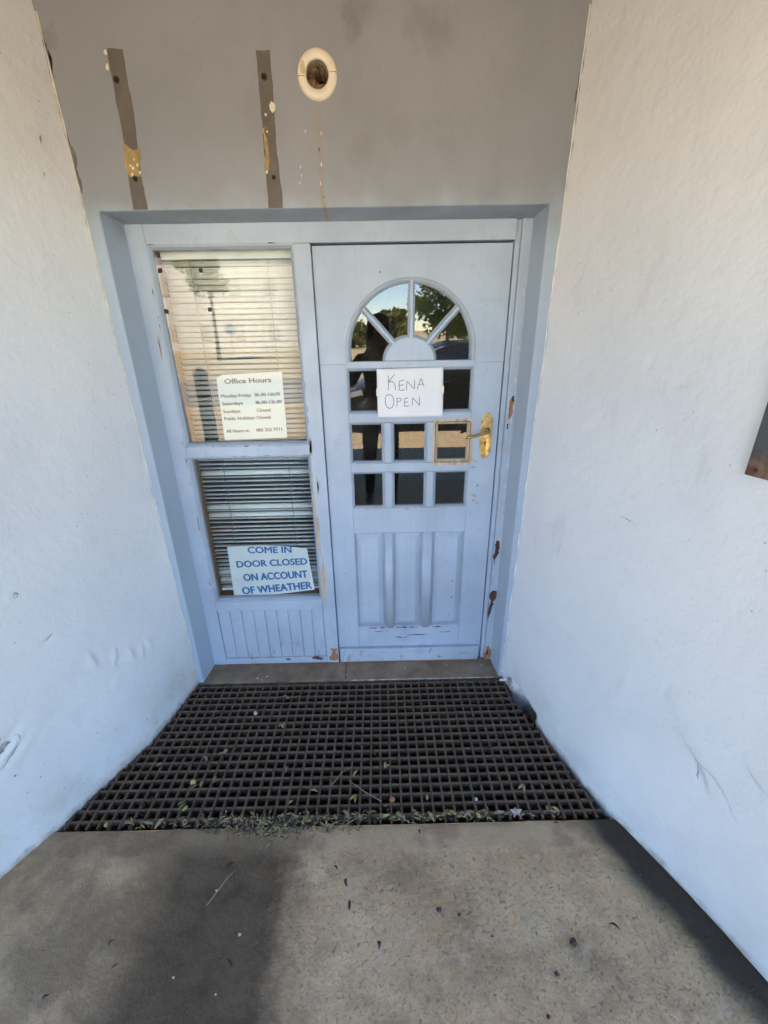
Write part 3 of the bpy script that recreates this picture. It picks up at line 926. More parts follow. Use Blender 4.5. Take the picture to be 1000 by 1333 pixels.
for x, z, s in ((-0.606, 1.955, 0.016), (-0.612, 1.808, 0.016), (-0.444, 1.953, 0.015), (-0.432, 1.812, 0.015)):
    MB().box(x - s / 2, x + s / 2, -0.0012, -0.0006, z - s / 2, z + s / 2).build('tape_square', 'black', fr)
# flaked paint, rot and bare wood on the frame
def chip(pts, mat, seed, y=YF, amp=0.18, lv=3, t=0.0007, parent=fr):
    return patch('paint_chip', parent, pts, y, mat, amp, lv, seed, t)
chip([(-0.052, 0.022), (-0.008, 0.018), (-0.006, 0.098), (-0.045, 0.106)], 'orangewood', 1, YF - 0.001)
chip([(-0.150, 0.028), (-0.10, 0.020), (-0.085, 0.030), (-0.11, 0.042), (-0.145, 0.040)], 'rot', 2, YF + 0.001)
chip([(-0.30, 0.022), (-0.275, 0.024), (-0.27, 0.034), (-0.295, 0.036)], 'rot', 3, YF + 0.001)
chip([(0.8235, 0.72), (0.831, 0.745), (0.847, 0.742), (0.850, 0.70), (0.840, 0.655), (0.829, 0.600), (0.8235, 0.64)], 'rot', 4)
chip([(0.8235, 0.44), (0.833, 0.452), (0.858, 0.446), (0.857, 0.405), (0.842, 0.385), (0.838, 0.35), (0.829, 0.30), (0.8235, 0.27)], 'rot', 5)
chip([(0.827, 1.345), (0.839, 1.350), (0.846, 1.405), (0.849, 1.440), (0.836, 1.435), (0.830, 1.39)], 'orangewood', 6)
chip([(0.843, 1.42), (0.853, 1.428), (0.851, 1.45), (0.843, 1.445)], 'dark', 16, YF - 0.0006)
chip([(0.829, 1.30), (0.837, 1.305), (0.838, 1.325), (0.830, 1.325)], 'dark', 7)
chip([(0.824, 0.004), (0.850, 0.004), (0.855, 0.06), (0.842, 0.095), (0.824, 0.08)], 'orangewood', 8)
chip([(0.830, 0.03), (0.842, 0.035), (0.840, 0.07), (0.830, 0.065)], 'rot', 9, YF - 0.0006)
chip([(-0.068, 1.20), (-0.058, 1.195), (-0.056, 1.27), (-0.064, 1.285)], 'barewood', 10, YF - 0.0011)
chip([(-0.064, 0.42), (-0.048, 0.40), (-0.040, 0.52), (-0.046, 0.66), (-0.052, 0.78), (-0.058, 0.90), (-0.062, 1.10), (-0.066, 1.18), (-0.066, 0.8)], 'barewood', 11, YF - 0.0011, 0.05, 4)
chip([(-0.045, 1.0), (-0.040, 1.02), (-0.042, 1.10), (-0.047, 1.09)], 'chipwhite', 12, YF - 0.0011)
chip([(-0.66, 1.62), (-0.655, 1.62), (-0.652, 1.70), (-0.658, 1.72)], 'barewood', 13, YF, 0.1)
for i in range(26):
    z = rnd.uniform(0.5, 2.0)
    x = 0.851 - 0.004 * rnd.random()
    patch('paint_fleck', fr, blob_pts(x, z, rnd.uniform(0.001, 0.0035), rnd.uniform(0.004, 0.016), 6, i), YF, 'chipwhite', 0.15, 1, i + 70)
for i in range(34):   # cracked putty line round the window
    t = rnd.random()
    if i % 2:
        x, z, rx, rz = -0.634 + 0.565 * t, rnd.choice((2.040, 1.2475, 1.2, 1.246)), rnd.uniform(0.006, 0.02), 0.0012
    else:
        x, z, rx, rz = rnd.choice((-0.641, -0.0635, -0.640)), 0.45 + 1.55 * t, 0.0012, rnd.uniform(0.008, 0.028)
    patch('paint_crack', fr, blob_pts(x, z, rx, rz, 6, i), YF - (0.001 if x > -0.07 else 0), 'rot', 0.1, 1, i + 200, 0.0006)

# ------------------------------------------------------------------ blind
bl = thing('venetian_blind', 'cream slatted venetian blind hanging behind the sidelight window', 'blind', (-0.35, 0.075, 0.44))
MB().box(-0.618, -0.080, 0.050, 0.082, 2.000, 2.031).build('head_rail', 'slat', bl, False, 0.003)
def slat_mesh(width):
    b = MB()
    vs = []
    n = 5
    for x in (-0.269, 0.269):
        for j in range(n):
            t = j / (n - 1) - 0.5
            vs.append((x, t * width, 0.0046 * (1 - 4 * t * t)))
    for x in (-0.269, 0.269):
        for j in range(n):
            t = j / (n - 1) - 0.5
            vs.append((x, t * width, 0.0046 * (1 - 4 * t * t) - 0.0006))
    fs = [(j, j + 1, n + j + 1, n + j) for j in range(n - 1)] + [(2 * n + j, 3 * n + j, 3 * n + j + 1, 2 * n + j + 1) for j in range(n - 1)]
    fs += [(0, n, 3 * n, 2 * n), (n - 1, 3 * n - 1, 4 * n - 1, 2 * n - 1)]
    fs += [(j, 2 * n + j, 2 * n + j + 1, j + 1) for j in range(n - 1)] + [(n + j, n + j + 1, 3 * n + j + 1, 3 * n + j) for j in range(n - 1)]
    b.add(vs, fs)
    return b.mesh('slat', 'slat', True)
sm = slat_mesh(0.0255)
z = 1.985
i = 0
odd = {1.10: -52, 0.925: -56, 0.89: -52, 0.56: -48, 0.515: -54}
while z > 0.462:
    o = link('slat', sm, bl)
    ang = 43 if z > 1.22 else 2
    for kz, ka in odd.items():
        if abs(z - kz) < 0.0112:
            ang = ka
    sag = rnd.uniform(-0.0016, 0.0016)
    tilt = rnd.uniform(-0.0035, 0.0035)
    if abs(z - 1.425) < 0.03:
        tilt += 0.020
    inv = INV[bl.name]
    o.matrix_parent_inverse = inv
    o.location = (-0.349, 0.066, z + sag)
    o.rotation_euler = (R(-(ang + rnd.uniform(-5, 5))), R(-180 / PI * tilt), 0)
    z -= 0.0222 * (1 if z > 1.2 else 0.985)
    i += 1
MB().box(-0.618, -0.080, 0.056, 0.078, 0.440, 0.455).build('bottom_rail', 'slat', bl, False, 0.003)
for x in (-0.505, -0.190):
    for dy in (0.0525, 0.0795):
        MB().tube([(x, dy, 2.0), (x + 0.003, dy, 1.2), (x, dy, 0.45)], 0.0012, 5).build('ladder_cord', 'cord', bl)
MB().tube([(-0.505, 0.051, 1.99), (-0.497, 0.049, 1.55), (-0.49, 0.049, 1.29)], 0.0014, 5).build('pull_cord', 'cord', bl)

# ------------------------------------------------------------------ lettering helper
def text_mesh(txt, name, mat, x, z, y, width, height, rot, parent, bold=0.0, align='LEFT', shear=0.0):
    cu = bpy.data.curves.new(name, 'FONT')
    cu.body = txt
    cu.resolution_u = 3
    ob = bpy.data.objects.new('tmp', cu)
    COL.objects.link(ob)
    dg = bpy.context.evaluated_depsgraph_get()
    dg.update()
    me = bpy.data.meshes.new_from_object(ob.evaluated_get(dg))
    bpy.data.objects.remove(ob)
    bpy.data.curves.remove(cu)
    cs = [v.co.copy() for v in me.vertices]
    ax0, ax1 = min(c.x for c in cs), max(c.x for c in cs)
    cap = 0.70
    sx, sz = width / (ax1 - ax0), height / cap
    off = {'LEFT': ax0, 'CENTER': (ax0 + ax1) / 2}[align]
    c_, s_ = math.cos(rot), math.sin(rot)
    polys = [tuple(p_.vertices) for p_ in me.polygons]
    bpy.data.meshes.remove(me)
    out = MB()
    for k_, (ox, oz) in enumerate(((0, 0), (1, 0), (-1, 0), (0, 0.7), (0, -0.7))):
        vs_ = []
        for c in cs:
            a, bb = (c.x - off) * sx + ox * bold * height, c.y * sz + oz * bold * height
            vs_.append((x + a * c_ - bb * s_, y - 0.00006 * k_, z + a * s_ + bb * c_))
        out.add(vs_, polys)
    me = out.mesh(name, mat)
    bm_ = bmesh.new()
    bm_.from_mesh(me)
    for f in bm_.faces:
        if f.normal.y > 0:
            f.normal_flip()
    bm_.to_mesh(me)
    bm_.free()
    return link(name, me, parent)

def at_y(x, z, y):
    """keep a point measured in the door plane in place when it is moved to depth y"""
    k_ = (y + 1.9304) / 1.9304
    return (0.2575 + (x - 0.2575) * k_, 1.6711 + (z - 1.6711) * k_)

# office hours card behind the upper pane
oh = thing('hours_card', 'pale card of office hours behind the upper window pane', 'sign', (-0.31, 0.022, 1.27))
YO = 0.0235
poly = [at_y(*p_, YO) for p_ in ((-0.455, 1.272), (-0.168, 1.278), (-0.163, 1.566), (-0.425, 1.556), (-0.450, 1.540))]
MB().prism(poly, YO, YO + 0.0012).build('card', 'card', oh)
def ohl(txt, x, dz, wd, h=0.0140, bold=0.065, name='lettering'):
    xx, zz = at_y(-0.452 + x, 1.558 - dz + 0.02 * x, YO)
    text_mesh(txt, name, 'ink', xx, zz, YO - 0.0005, wd, h, R(1.2), oh, bold)
ohl('Office Hours', 0.036, 0.040, 0.205, 0.0205, 0.06)
for dz, a, wa, c, wc, xc in ((0.098, 'Monday-Friday', 0.134, '8h.00-16h30', 0.112, 0.160), (0.131, 'Saturdays', 0.092, '8h.00-12h.00', 0.116, 0.160), (0.165, 'Sundays', 0.076, 'Closed', 0.062, 0.160),
                             (0.197, 'Public Holidays', 0.138, 'Closed', 0.062, 0.156), (0.253, 'All Hours nr.', 0.108, '083 252 7711', 0.118, 0.147)):
    ohl(a, 0.011, dz, wa)
    ohl(c, xc, dz, wc)

# "come in" card leaning behind the lower pane
ci_ = thing('come_in_card', 'white card with blue capitals COME IN leaning in the lower window pane', 'sign', (-0.32, 0.022, 0.41))
YC = 0.0235
top = [(-0.126 - 0.402 * t, 0.711 + 0.017 * t + 0.013 * math.sin(PI * t)) for t in [i / 10 for i in range(11)]]
poly = [at_y(*p_, YC) for p_ in [(-0.535, 0.412), (-0.32, 0.442), (-0.105, 0.468)] + top]
MB().prism(poly, YC, YC + 0.0018).build('card', 'card2', ci_)
for txt, xc, zb, wd, h, a in (('COME IN', -0.316, 0.690, 0.222, 0.036, -0.6), ('DOOR CLOSED', -0.312, 0.615, 0.366, 0.037, 1.6), ('ON ACCOUNT', -0.302, 0.536, 0.336, 0.042, 2.4), ('OF WHEATHER', -0.302, 0.462, 0.372, 0.043, 4.2)):
    xx, zz = at_y(xc, zb, YC)
    text_mesh(txt, 'lettering', 'blueink', xx, zz, YC - 0.0005, wd, h, R(a), ci_, 0.055, 'CENTER')

# ================================================================== DOOR
do = thing('door', 'pale blue wooden door with fan-shaped arch of glass and brass handle', 'door', (0.4, 0, 0))
def dbox(name, x0, x1, z0, z1, y0=0.0, y1=0.044, mat='door', bev=0.002, parent=do):
    return MB().box(x0, x1, y0, y1, z0, z1).build(name, mat, parent, False, bev, 2)
dbox('stile', DX0, 0.1155, 0.002, 1.59)
dbox('stile', 0.6725, DX1, 0.002, 1.59)
# top part of the leaf: one board with the arch cut out
AC, AZ, AR = 0.394, 1.642, 0.277
arch = [(AC - AR * math.cos(PI * i / 40), AZ + AR * math.sin(PI * i / 40)) for i in range(41)]
vs, fs = [], []
outl = [(DX0, 1.5902)] + [(DX0, 1.642)] + [(DX0 + (DX1 - DX0) * 0 , 1.642 + (2.031 - 1.642) * i / 10) for i in range(1, 11)] + [(DX0 + (DX1 - DX0) * i / 20, 2.031) for i in range(1, 20)] + [(DX1, 2.031 - (2.031 - 1.642) * i / 10) for i in range(0, 11)] + [(DX1, 1.5902)]
inn = [(AC - AR, 1.5902)] + arch + [(AC + AR, 1.5902)]
assert len(outl) == len(inn), (len(outl), len(inn))
n = len(inn)
vs = [(a, 0, c) for a, c in outl] + [(a, 0, c) for a, c in inn] + [(a, 0.044, c) for a, c in outl] + [(a, 0.044, c) for a, c in inn]
for i in range(n - 1):
    fs += [(i, n + i, n + i + 1, i + 1), (2 * n + i, 2 * n + i + 1, 3 * n + i + 1, 3 * n + i), (i, i + 1, 2 * n + i + 1, 2 * n + i), (n + i, 3 * n + i, 3 * n + i + 1, n + i + 1)]
fs += [(0, 2 * n, 3 * n, n), (n - 1, 2 * n - 1, 4 * n - 1, 3 * n - 1)]
MB().add(vs, fs).build('arched_top_panel', 'door', do, fix=True)
# arch moulding
b = MB()
pr = [(0.277, -0.001), (0.273, -0.004), (0.266, -0.003), (0.256, 0.010), (0.254, 0.016), (0.254, 0.03)]
pts = [(-1, 1.598)] + [(PI - PI * i / 40, None) for i in range(41)] + [(1, 1.598)]
vs = []
for a, zz in pts:
    for r_, y in pr:
        if zz is not None:
            vs.append((AC + a * r_, y, zz))
        else:
            vs.append((AC + r_ * math.cos(a), y, AZ + r_ * math.sin(a)))
np_ = len(pr)
fs = [(i * np_ + j, i * np_ + j + 1, (i + 1) * np_ + j + 1, (i + 1) * np_ + j) for i in range(len(pts) - 1) for j in range(np_ - 1)]
b.add(vs, fs)
b.build('arch_moulding', 'bead', do, True, fix=True)
dbox('glazing_bar', 0.116, 0.672, 1.572, 1.600, -0.003, 0.04)
# fan: half disc and rays
hd = [(0.391 + 0.106 * math.cos(PI * i / 28), 1.6005 + 0.094 * math.sin(PI * i / 28)) for i in range(29)]
MB().prism(hd, -0.002, 0.036).build('half_disc', 'door', do, False, 0.003, 2)
def ray(x0, z0, x1, z1, w_=0.0125):
    dx, dz = x1 - x0, z1 - z0
    L = math.hypot(dx, dz)
    nx_, nz_ = -dz / L, dx / L
    b = MB()
    vs = []
    for (x_, z_) in ((x0, z0), (x1, z1)):
        for s_, y in ((-1.5, 0.014), (-0.75, 0.004), (-0.55, -0.001), (0.55, -0.001), (0.75, 0.004), (1.5, 0.014), (1.5, 0.03), (-1.5, 0.03)):
            vs.append((x_ + nx_ * s_ * w_ * 0.78, y, z_ + nz_ * s_ * w_ * 0.78))
    fs = [(j, (j + 1) % 8, 8 + (j + 1) % 8, 8 + j) for j in range(8)]
    b.add(vs, fs)
    b.build('fan_bar', 'door', do, fix=True)
ray(0.397, 1.690, 0.397, 1.908)
ray(0.325, 1.668, 0.196, 1.806)
ray(0.463, 1.668, 0.592, 1.806)
# thin rim where the half disc meets the glass
b = MB()
pr2 = [(0.106, 0.094, 0.001), (0.112, 0.100, 0.006), (0.117, 0.105, 0.015)]
vs = [(0.391 + rx * math.cos(PI * i / 28), y, 1.6005 + rz * math.sin(PI * i / 28)) for i in range(29) for rx, rz, y in pr2]
fs = [(i * 3 + j, i * 3 + j + 1, i * 3 + 4 + j, i * 3 + 3 + j) for i in range(28) for j in range(2)]
b.add(vs, fs)
b.build('half_disc_rim', 'bead', do, True, fix=True)
def sector(pts):
    pane(0, 0, 0, 0, 0.017, do, 1.73, pts)
c0 = (0.394, 1.60)
def arcp(a0, a1, n_=9, r_=0.262):
    return [(AC + r_ * math.cos(a0 + (a1 - a0) * i / n_), AZ + r_ * math.sin(a0 + (a1 - a0) * i / n_)) for i in range(n_ + 1)]
A1 = math.atan2(1.806 - AZ, 0.196 - AC)
A2 = math.atan2(1.806 - AZ, 0.592 - AC)
def innerp(a, b_):
    return [(0.391 + 0.10 * math.cos(a + (b_ - a) * i / 6), 1.6005 + 0.088 * math.sin(a + (b_ - a) * i / 6)) for i in range(7)]
ia1 = math.atan2(0.068 / 0.088, -0.069 / 0.10)
ia2 = math.atan2(0.068 / 0.088, 0.069 / 0.10)
sector([(AC - 0.262, 1.598), (0.292, 1.598)] + innerp(PI, ia1)[1:] + arcp(A1, PI)) 
sector(innerp(ia1, PI / 2) + [(0.397, AZ + 0.262)] + arcp(PI / 2, A1))
sector(innerp(PI / 2, ia2) + arcp(A2, PI / 2))
sector(innerp(ia2, 0)[:-1] + [(0.49, 1.598), (AC + 0.262, 1.598)] + arcp(0, A2))
# rails, bars and panes of the three rows
dbox('rail', 0.116, 0.672, 1.339, 1.378, 0.0005)
dbox('rail', 0.116, 0.672, 1.106, 1.146, 0.0005)
dbox('lock_rail', 0.116, 0.672, 0.789, 0.920, 0.0005)
for x0, x1 in ((0.2745, 0.3105), (0.4735, 0.5085)):
    for z0, z1 in ((1.3785, 1.5715), (1.1465, 1.3385), (0.9205, 1.1055)):
        dbox('glazing_bar', x0, x1, z0, z1, -0.001, 0.04, bev=0.006)
cols = ((0.1160, 0.2742), (0.3108, 0.4732), (0.5088, 0.6720))
for ri, (z0, z1) in enumerate(((1.3785, 1.5715), (1.1465, 1.3385), (0.9205, 1.1055))):
    for cj, (x0, x1) in enumerate(cols):
        odd_ = (ri == 1 and cj == 2)
        rim('glazing_bead', x0, x1, z0, z1, 0.011 if not odd_ else 0.014, 0.002, 0.012, 'bead' if not odd_ else 'barewood', do, 0.03)
        pane(x0 + 0.004, x1 - 0.004, z0 + 0.004, z1 - 0.004, 0.0165, do)
# stripped paint round the middle-right pane
b = MB()
ox0, ox1, oz0, oz1 = 0.499, 0.683, 1.134, 1.349
def rr(x0, x1, z0, z1, r_, n_=5):
    q = []
    for cx_, cz_, a0 in ((x1 - r_, z1 - r_, 0), (x0 + r_, z1 - r_, PI / 2), (x0 + r_, z0 + r_, PI), (x1 - r_, z0 + r_, 1.5 * PI)):
        for i in range(n_):
            a = a0 + PI / 2 * i / (n_ - 1)
            q.append((cx_ + r_ * math.cos(a), cz_ + r_ * math.sin(a)))
    return q
def ring_patch(name, outer, inner, y, mat, parent, amp=0.0025):
    n_ = len(outer)
    vs = [(a + rnd.uniform(-amp, amp), y, c + rnd.uniform(-amp, amp)) for a, c in outer] + [(a, y, c) for a, c in inner]
    fs = [(i, (i + 1) % n_, n_ + (i + 1) % n_, n_ + i) for i in range(n_)]
    return MB().add(vs, fs).build(name, mat, parent, fix=True)
ring_patch('bare_patch', rr(ox0, ox1, oz0, oz1, 0.02, 12), rr(0.510, 0.671, 1.1475, 1.3375, 0.004, 12), -0.0021, 'barewood', do)
ring_patch('bare_patch', rr(0.5085, 0.6725, 1.146, 1.339, 0.012, 12), rr(0.5125, 0.6685, 1.150, 1.335, 0.008, 12), -0.0028, 'rustbrown', do, 0.0016)
# raised panels below
for x0, x1 in ((0.1160, 0.2665), (0.3135, 0.4590), (0.5130, 0.6720)):
    rim('panel_moulding', x0, x1, 0.222, 0.7885, 0.009, 0.003, 0.018, 'bead', do, 0.03)
    b = MB()
    f0, f1 = 0.009, 0.032
    vs = [(x0 + f0, 0.018, 0.222 + f0), (x1 - f0, 0.018, 0.222 + f0), (x1 - f0, 0.018, 0.7885 - f0), (x0 + f0, 0.018, 0.7885 - f0),
          (x0 + f1, 0.0035, 0.222 + f1), (x1 - f1, 0.0035, 0.222 + f1), (x1 - f1, 0.0035, 0.7885 - f1), (x0 + f1, 0.0035, 0.7885 - f1)]
    fs = [(4, 5, 6, 7)] + [(j, (j + 1) % 4, 4 + (j + 1) % 4, 4 + j) for j in range(4)]
    b.add(vs, fs)
    b.build('raised_panel', 'door', do, fix=True)
for x0, x1 in ((0.2667, 0.3133), (0.4592, 0.5128)):
    b = MB()
    n_ = 8
    prof = [(x0, 0.010)] + [(x0 + 0.002 + (x1 - x0 - 0.004) * i / n_, 0.0025 - 0.0045 * math.sin(PI * i / n_) ** 0.35) for i in range(n_ + 1)] + [(x1, 0.010)]
    vs = [(a, y, zz) for zz in (0.212, 0.7888) for a, y in prof]
    k_ = len(prof)
    fs = [(j, j + 1, k_ + j + 1, k_ + j) for j in range(k_ - 1)] + [tuple(range(k_ - 1, -1, -1)), tuple(range(k_, 2 * k_))]
    b.add(vs, fs)
    b.build('muntin', 'door', do, True, fix=True)
dbox('back_board', 0.116, 0.672, 0.2215, 0.7888, 0.030, 0.040)
dbox('bottom_rail', 0.116, 0.672, 0.002, 0.2212, 0.0005)
wb = MB().prism([(0.008, 0.006), (0.781, 0.006), (0.781, 0.092), (0.008, 0.092)], -0.026, 0.0)
o = wb.build('weather_board', 'frame', do, False, 0.005, 2)
# door wear: seams of the joinery, chips, scratches
for x0, x1, z in ((0.008, 0.118, 1.83), (0.668, 0.79, 1.83), (0.60, 0.70, 1.875)):
    MB().box(x0, x1, -0.0005, 0.0002, z - 0.0006, z + 0.0006).build('joint_line', 'bead', do)
for x, z0, z1 in ((0.1157, 0.006, 0.92), (0.6722, 0.006, 0.92), (0.7, 1.62, 1.83), (0.113, 1.98, 2.03), (0.672, 1.93, 2.03)):
    MB().box(x - 0.0006, x + 0.0006, -0.0005, 0.0002, z0, z1).build('joint_line', 'bead', do)
def dchip(x, z, rx, rz, mat, seed, y=0.0, name='paint_chip'):
    patch(name, do, blob_pts(x, z, rx, rz, 8, seed), y, mat, 0.2, 2, seed, 0.0006)
for i, (x, z, rx, rz, mm) in enumerate(((0.720, 1.030, 0.006, 0.008, 'crack'), (0.700, 0.982, 0.014, 0.006, 'barewood'), (0.714, 0.975, 0.010, 0.005, 'barewood'), (0.722, 0.94, 0.006, 0.006, 'crack'), (0.705, 0.955, 0.008, 0.006, 'crack'),
        (0.69, 1.158, 0.014, 0.009, 'barewood'), (0.705, 1.150, 0.010, 0.006, 'barewood'), (0.695, 1.12, 0.012, 0.004, 'crack'), (0.27, 1.937, 0.003, 0.004, 'dark'), (0.73, 1.56, 0.003, 0.003, 'crack'), (0.078, 1.29, 0.003, 0.003, 'crack'),
        (0.06, 0.56, 0.006, 0.006, 'crack'), (0.62, 0.40, 0.004, 0.005, 'rot'), (0.585, 0.62, 0.003, 0.004, 'rot'), (0.625, 0.5, 0.003, 0.004, 'rot'), (0.60, 0.405, 0.003, 0.003, 'crack'), (0.61, 0.29, 0.006, 0.002, 'rot'), (0.71, 0.86, 0.004, 0.002, 'crack'), (0.74, 0.9, 0.003, 0.002, 'crack'), (0.69, 0.89, 0.003, 0.002, 'crack'))):
    dchip(x, z, rx, rz, mm, i + 3, 0.0035 if z < 0.7 and 0.55 < x < 0.65 else 0.0)
for i, (x, z, rx, rz, mm) in enumerate(((0.20, 0.214, 0.03, 0.003, 'rot'), (0.25, 0.216, 0.02, 0.004, 'rot'), (0.36, 0.215, 0.035, 0.004, 'rot'), (0.42, 0.214, 0.03, 0.003, 'rot'), (0.55, 0.215, 0.03, 0.004, 'rot'), (0.19, 0.917, 0.02, 0.003, 'barewood'), (0.235, 0.916, 0.03, 0.003, 'barewood'), (0.33, 0.917, 0.02, 0.003, 'barewood'), (0.38, 0.916, 0.016, 0.003, 'orangewood'),
        (0.25, 0.19, 0.05, 0.002, 'crack'), (0.45, 0.165, 0.06, 0.002, 'crack'), (0.6, 0.18, 0.04, 0.002, 'crack'), (0.35, 0.15, 0.05, 0.0015, 'crack'))):
    dchip(x, z, rx, rz, mm, i + 50, 0.0005)
for i in range(9):
    dchip(rnd.uniform(0.05, 0.75), rnd.uniform(0.012, 0.085), rnd.uniform(0.008, 0.03), rnd.uniform(0.001, 0.003), rnd.choice(('crack', 'barewood', 'rot')), i + 90, -0.026)
MB().box(0.006, 0.785, -0.024, -0.001, 0.0015, 0.0055).build('drip_edge', 'orangewood', do)
# brass handle on its long plate
def plate_outline(sc, x_, z_):
    base = [(0.0, 0.106), (0.010, 0.104), (0.0155, 0.096), (0.0175, 0.086), (0.024, 0.080), (0.0265, 0.070), (0.0265, -0.070), (0.024, -0.080), (0.0175, -0.086), (0.0155, -0.096), (0.010, -0.104), (0, -0.106)]
    q = [(x_ + a * sc, z_ + c * sc) for a, c in base]
    return q[::-1][:-1] + [(x_ - a * sc, z_ + c * sc) for a, c in base][:-1] if False else [(x_ + a * sc, z_ + c * sc) for a, c in base[::-1]] + [(x_ - a * sc, z_ + c * sc) for a, c in base[1:-1]]
hx, hz = 0.7425, 1.2685
MB().prism(plate_outline(1.0, hx, hz), -0.0045, -0.0005).build('handle_plate', 'brass', do, False, 0.0018, 2)
pl = [c for c in do.children if c.name.startswith('handle_plate')][0] if False else bpy.data.objects['handle_plate']
for dx, dz in ((-0.018, 0.070), (0.018, 0.070), (-0.018, -0.070), (0.018, -0.070)):
    b = MB()
    b.tube([(hx + dx, -0.0035, hz + dz), (hx + dx, -0.0065, hz + dz), (hx + dx, -0.0075, hz + dz)], [0.006, 0.0055, 0.0035], 12)
    b.build('scroll_boss', 'brass', pl, True)
MB().prism(plate_outline(0.72, hx, hz + 0.0), -0.0058, -0.0042).build('raised_field', 'brass', pl, False, 0.001, 2)
b = MB()
b.prism([(hx - 0.002 + 0.0048 * math.cos(2 * PI * i / 12), hz - 0.031 + 0.0048 * math.sin(2 * PI * i / 12)) for i in range(12)], -0.0068, -0.0055)
b.prism([(hx - 0.0045, hz - 0.046), (hx + 0.0005, hz - 0.046), (hx - 0.0005, hz - 0.033), (hx - 0.0035, hz - 0.033)], -0.0069, -0.0056)
b.build('keyhole', 'dark', pl)
lv = MB()
lv.tube([(hx + 0.004, -0.004, hz + 0.026), (hx + 0.004, -0.020, hz + 0.026)], [0.013, 0.010], 16)
lv.tube([(hx + 0.004, -0.018, hz + 0.026), (hx + 0.004, -0.040, hz + 0.026), (hx - 0.002, -0.049, hz + 0.025), (hx - 0.030, -0.052, hz + 0.019), (hx - 0.066, -0.052, hz + 0.010), (hx - 0.094, -0.050, hz + 0.003), (hx - 0.100, -0.046, hz + 0.001)],
        [0.0078, 0.0078, 0.0082, 0.0068, 0.0062, 0.0075, 0.004], 12)
lv.build('lever', 'brass', do, True)

# KENA OPEN paper
ke = thing('paper_notice', 'white sheet with handwritten KENA OPEN taped across the door panes', 'notice', (0.394, -0.006, 1.362))
def pz(x_, z_):
    return -0.0062 - 0.0035 * math.sin((x_ - 0.248) * 22) * 0.3 - 0.0022 * fb(x_ * 9, z_ * 9, 2, 2) - 0.004 * sstep(1.40, 1.365, z_)
def PP(u, v):
    x_ = 0.2485 + 0.0015 * v * -1 + (0.537 - 0.2485 + 0.004 * (1 - v)) * u
    z_ = 1.3625 + (1.5685 + 0.004 * u - 1.3625) * v
    return (x_, pz(x_, z_), z_)
b = MB().grid(PP, 24, 18)
pp = b.build('sheet', 'paper', ke, True)
sol = pp.modifiers.new('thick', 'SOLIDIFY')
sol.thickness = 0.0004
sol.offset = 1
def ks(p_):
    return (0.248 + (p_[0] - 55) / 865 * 0.289, 1.570 - (p_[1] - 90) / 640 * 0.208)
strokes = [[[(198, 180), (206, 222), (204, 300), (200, 365)], [(282, 165), (240, 215), (204, 270)], [(204, 268), (240, 254), (275, 268), (292, 310), (298, 365)]],
           [[(347, 250), (343, 310), (345, 370), (380, 372), (415, 364)], [(345, 252), (412, 240)], [(348, 308), (405, 300)]],
           [[(440, 375), (443, 310), (447, 252), (500, 312), (543, 360), (548, 300), (550, 235)]],
           [[(582, 362), (604, 290), (630, 220), (652, 275), (672, 328)], [(598, 302), (660, 294)]],
           [[(185, 432), (215, 424), (250, 440), (272, 490), (272, 550), (250, 595), (215, 610), (180, 590), (160, 540), (158, 480), (172, 440), (190, 425)]],
           [[(312, 592), (316, 530), (313, 476)], [(313, 484), (345, 474), (372, 486), (368, 506), (345, 515), (318, 518)]],
           [[(417, 480), (413, 530), (415, 582), (445, 584), (476, 575)], [(415, 482), (465, 474)], [(414, 532), (462, 526)]],
           [[(516, 576), (518, 520), (518, 470), (570, 525), (616, 578), (612, 520), (610, 458)]]]
for letter in strokes:
    b = MB()
    for st in letter:
        q = []
        for p0, p1 in zip(st, st[1:]):
            for t in range(4):
                q.append((p0[0] + (p1[0] - p0[0]) * t / 4, p0[1] + (p1[1] - p0[1]) * t / 4))
        q.append(st[-1])
        pts3 = []
        for p_ in q:
            x_, z_ = ks(p_)
            pts3.append((x_, pz(x_, z_) - 0.0006, z_))
        b.tube(pts3, 0.0015, 5)
    b.build('handwritten_letter', 'pencil', ke, True)
for x_, z_, s_ in ((0.2510, 1.472, 0.007), (0.533, 1.478, 0.008)):
    b = MB()
    b.box(x_ - s_, x_ + s_, -0.0098, -0.0093, z_ - 0.016, z_ + 0.016)
    g = G('clear_tape')
    tape = g.finish((0.80, 0.77, 0.66), 0.25)
    b.build('tape_strip', tape, ke)

# ------------------------------------------------------------------ plaque on the right wall
pq = thing('wall_plaque', 'dark weathered metal plaque with rusty lower edge, fixed to the white wall', 'plaque', (1.17, -1.1, 1.35))
n0 = Vector((right_x(-0.93, 1.45), -0.93, 0))
n1 = Vector((right_x(-1.35, 1.45), -1.35, 0))
d = (n1 - n0).normalized()
nn = Vector((-d.y, d.x, 0))
if nn.x > 0:
    nn = -nn
b = MB()
def pp3(s, z, h):
    q = n0 + d * s + nn * h
    return (q.x, q.y, z)
P0 = [(0.0, 1.356), (0.42, 1.350), (0.42, 1.80), (0.004, 1.80)]
vs = [pp3(s, z, 0.004) for s, z in P0] + [pp3(s, z, 0.022) for s, z in P0]
b.add(vs, [(4, 5, 6, 7), (3, 2, 1, 0)] + [(j, (j + 1) % 4, 4 + (j + 1) % 4, 4 + j) for j in range(4)])
b.build('metal_plate', 'plaque', pq, False, 0.003, 2, True)
b = MB()
c_ = Vector(pp3(0.022, 1.372, 0.022))
b.tube([c_, c_ + nn * 0.003], [0.005, 0.004], 10)
b.build('screw', 'rot', pq, True)

